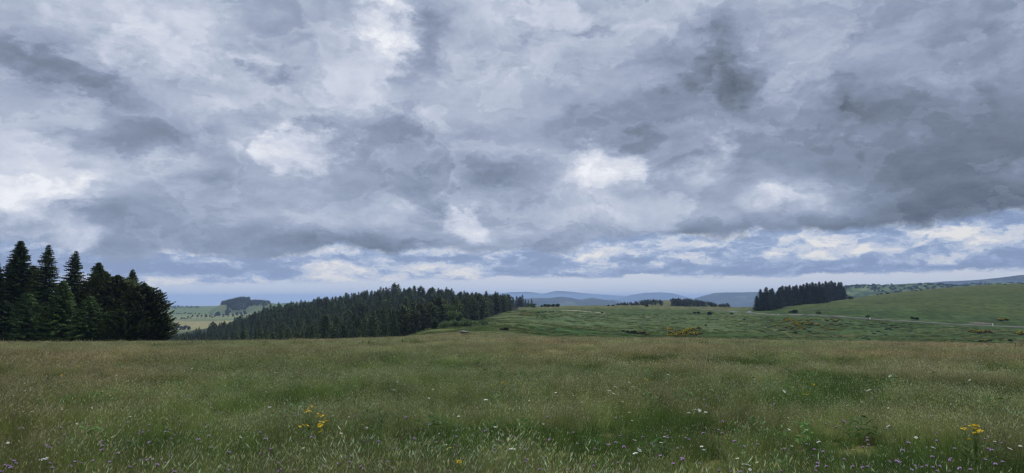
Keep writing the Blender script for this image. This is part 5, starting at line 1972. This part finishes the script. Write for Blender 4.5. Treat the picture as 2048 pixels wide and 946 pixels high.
for k in range(130):
    px = random.uniform(0, 2048)
    row = 700 + 200 * random.random() ** 1.2
    pr = UF[random.randrange(3)] if random.random() < .5 else DF[random.randrange(2)]
    nm = 'white flower cluster' if pr in UF else 'white daisy'
    put_flower(pr, px, row, random.uniform(.34, .45), random.uniform(.6, .95) * (1 if row > 780 else 1.35), 'small %s in the %s meadow, %s third' % (nm, 'near' if row > 800 else 'farther' if row > 740 else 'farthest', 'left' if px < 683 else 'middle' if px < 1366 else 'right'), 'flower', 'small %s speckling the meadow' % nm)

# yellow flowering plants: stems branching to many heads
yh, yeye = head_daisy(560, (.78, .56, .02), (.55, .30, .01), .017, 13)
YH, YE = yh.mesh('flower_head'), yeye.mesh('flower_eye')
YH.materials.append(M_FLOWER)
YE.materials.append(M_FLOWER)


def yellow_plant(heads, baserow, hgt, label, group=None, s=1.0):
    """heads: pixels of the flower heads; one plant rooted below them"""
    hs_ = [hit(px, r, 4, 120, lift=hgt) for px, r in heads]
    c0 = np.mean(np.array(hs_), axis=0)
    z0 = ground(c0[0], c0[1])
    r_ = empty('yellow_flower_plant', (c0[0], c0[1], z0))
    tag(r_, label, 'flower', group)
    g = Geo()
    Yc = c0[1]
    for (px, row) in heads:
        dd = pix_dir(px, row)
        dd = dd / dd[1]
        yy = Yc + random.uniform(-.12, .12)
        P = np.array([dd[0] * yy, yy, EYE + dd[2] * yy]) - np.array([c0[0], c0[1], z0])
        g.tube([(P[0] * .15, P[1] * .15, -.02), (P[0] * .45, P[1] * .45, P[2] * .55), tuple(P)], [.003, .0025, .0015], 4, (.12, .17, .05))
        h_ = bpy.data.objects.new('flower_head', YH)
        col.objects.link(h_)
        h_.parent = r_
        h_.location = P
        h_.rotation_euler = (random.gauss(-.3, .3), random.gauss(0, .3), random.uniform(0, 6))
        q = random.uniform(.85, 1.2) * s
        h_.scale = (q, q, q)
        e_ = bpy.data.objects.new('flower_eye', YE)
        col.objects.link(e_)
        e_.parent = h_
    for k in range(10):
        a = random.uniform(0, 6.28)
        b = np.array([0, 0, random.uniform(.05, .3)])
        d_ = np.array([math.cos(a), math.sin(a), .5]) * .09
        s_ = np.array([-math.sin(a), math.cos(a), 0]) * .012
        g.quads(np.array([[b, b + d_ * .5 + s_, b + d_, b + d_ * .5 - s_]]), (.08, .12, .04))
    obj('stem', g.mesh('stem'), M_STEM, r_)


yellow_plant([(624, 813), (627, 813), (615, 818), (618, 821), (621, 822), (616, 822), (611, 824)], 860, .55, 'yellow flowering plant, upper left one of the loose group left of the middle')
yellow_plant([(636, 827), (636, 832), (640, 832), (644, 832), (634, 834), (646, 831)], 870, .5, 'yellow flowering plant, upper right one of the loose group left of the middle')
yellow_plant([(653, 841), (650, 841), (647, 844), (639, 847), (644, 850), (640, 853), (638, 851), (644, 859), (639, 864)], 880, .5, 'yellow flowering plant with most heads, right side of the loose group left of centre')
yellow_plant([(600, 853), (607, 850), (613, 850), (616, 851)], 880, .42, 'yellow flowering plant lying low, leftmost of the loose group left of the middle')
yellow_plant([(643, 862), (645, 875), (650, 877)], 890, .35, 'yellow flowering plant with three small heads, lowest of the loose group left of the middle', s=.7)
yellow_plant([(1939, 851), (1942, 852), (1945, 850), (1948, 850), (1951, 849), (1954, 851), (1956, 852), (1946, 854), (1950, 857), (1953, 857), (1948, 857)], 880, .5, 'dense yellow flowering plant, upper one of the tight group near the right edge')
yellow_plant([(1924, 857), (1927, 858), (1929, 856), (1932, 856), (1936, 860)], 880, .46, 'yellow flowering plant, left one of the tight group near the right edge')
yellow_plant([(1956, 862), (1959, 860), (1964, 862), (1956, 865), (1949, 865)], 885, .45, 'yellow flowering plant, lower right one of the tight group near the right edge')
yellow_plant([(1935, 878), (1938, 878), (1941, 878)], 895, .4, 'small yellow flowering plant just below the tight group near the right edge', s=.8)
yellow_plant([(918, 923)], 945, .36, 'single large yellow flower at the bottom edge, left of centre', s=1.7)
yellow_plant([(902, 895), (900, 896)], 930, .36, 'small yellow flower above the single large one left of centre', s=.8)
yellow_plant([(1006, 765), (1010, 763), (1013, 766), (1009, 767), (1003, 766)], 780, .5, 'small clump of yellow flowers alone in the middle of the field', s=.8)
yellow_plant([(1290, 758), (1294, 760), (1288, 762)], 775, .5, 'yellow flowers right of the middle, a small tilted tuft')
yellow_plant([(954, 735), (958, 736), (960, 739), (966, 737)], 748, .5, 'far yellow flower tuft above the small clump in the middle of the field')
yellow_plant([(1608, 788), (1611, 790), (1614, 789), (1617, 788), (1612, 786)], 800, .5, 'yellow flower tuft right of centre between grass and white flowers', s=.6)
yellow_plant([(1624, 768), (1628, 769)], 780, .5, 'pair of tiny yellow flowers above the tuft right of centre')
yellow_plant([(130, 746), (124, 750), (121, 751), (134, 749)], 765, .5, 'yellow flower tuft in the left part of the field')
yellow_plant([(158, 733), (162, 735), (150, 738), (146, 738)], 750, .5, 'farther yellow flower tuft in the left part of the field')
yellow_plant([(253, 723), (257, 726)], 740, .5, 'tiny pair of yellow flowers far back on the left')
yellow_plant([(1367, 761), (1365, 760)], 775, .5, 'tiny yellow flower pair right of centre near a green patch')
yellow_plant([(328, 749), (322, 750)], 765, .5, 'tiny yellow flowers left of centre, middle distance')

# where several things would share a label, say which one it is, counting from the left
ORD = ('first second third fourth fifth sixth seventh eighth ninth tenth eleventh twelfth thirteenth fourteenth fifteenth sixteenth seventeenth eighteenth nineteenth twentieth '
       'twenty-first twenty-second twenty-third twenty-fourth twenty-fifth twenty-sixth twenty-seventh twenty-eighth twenty-ninth thirtieth thirty-first thirty-second').split()
by = {}
for o in col.objects:
    if o.parent is None and 'label' in o and 'category' in o and o.get('kind') is None:
        by.setdefault(o['label'], []).append(o)
for lab, os_ in by.items():
    if 1 < len(os_) <= 32:
        os_.sort(key=lambda o: o.location.x / max(o.location.y, 1))
        for k, o in enumerate(os_):
            o['label'] = '%s, %s from the left' % (lab, ORD[k])

# prototypes that found no place in the picture go
for o in [o for o in col.objects if o.parent is None and o.type == 'EMPTY' and 'label' not in o]:
    for ch in list(o.children_recursive) + [o]:
        bpy.data.objects.remove(ch)
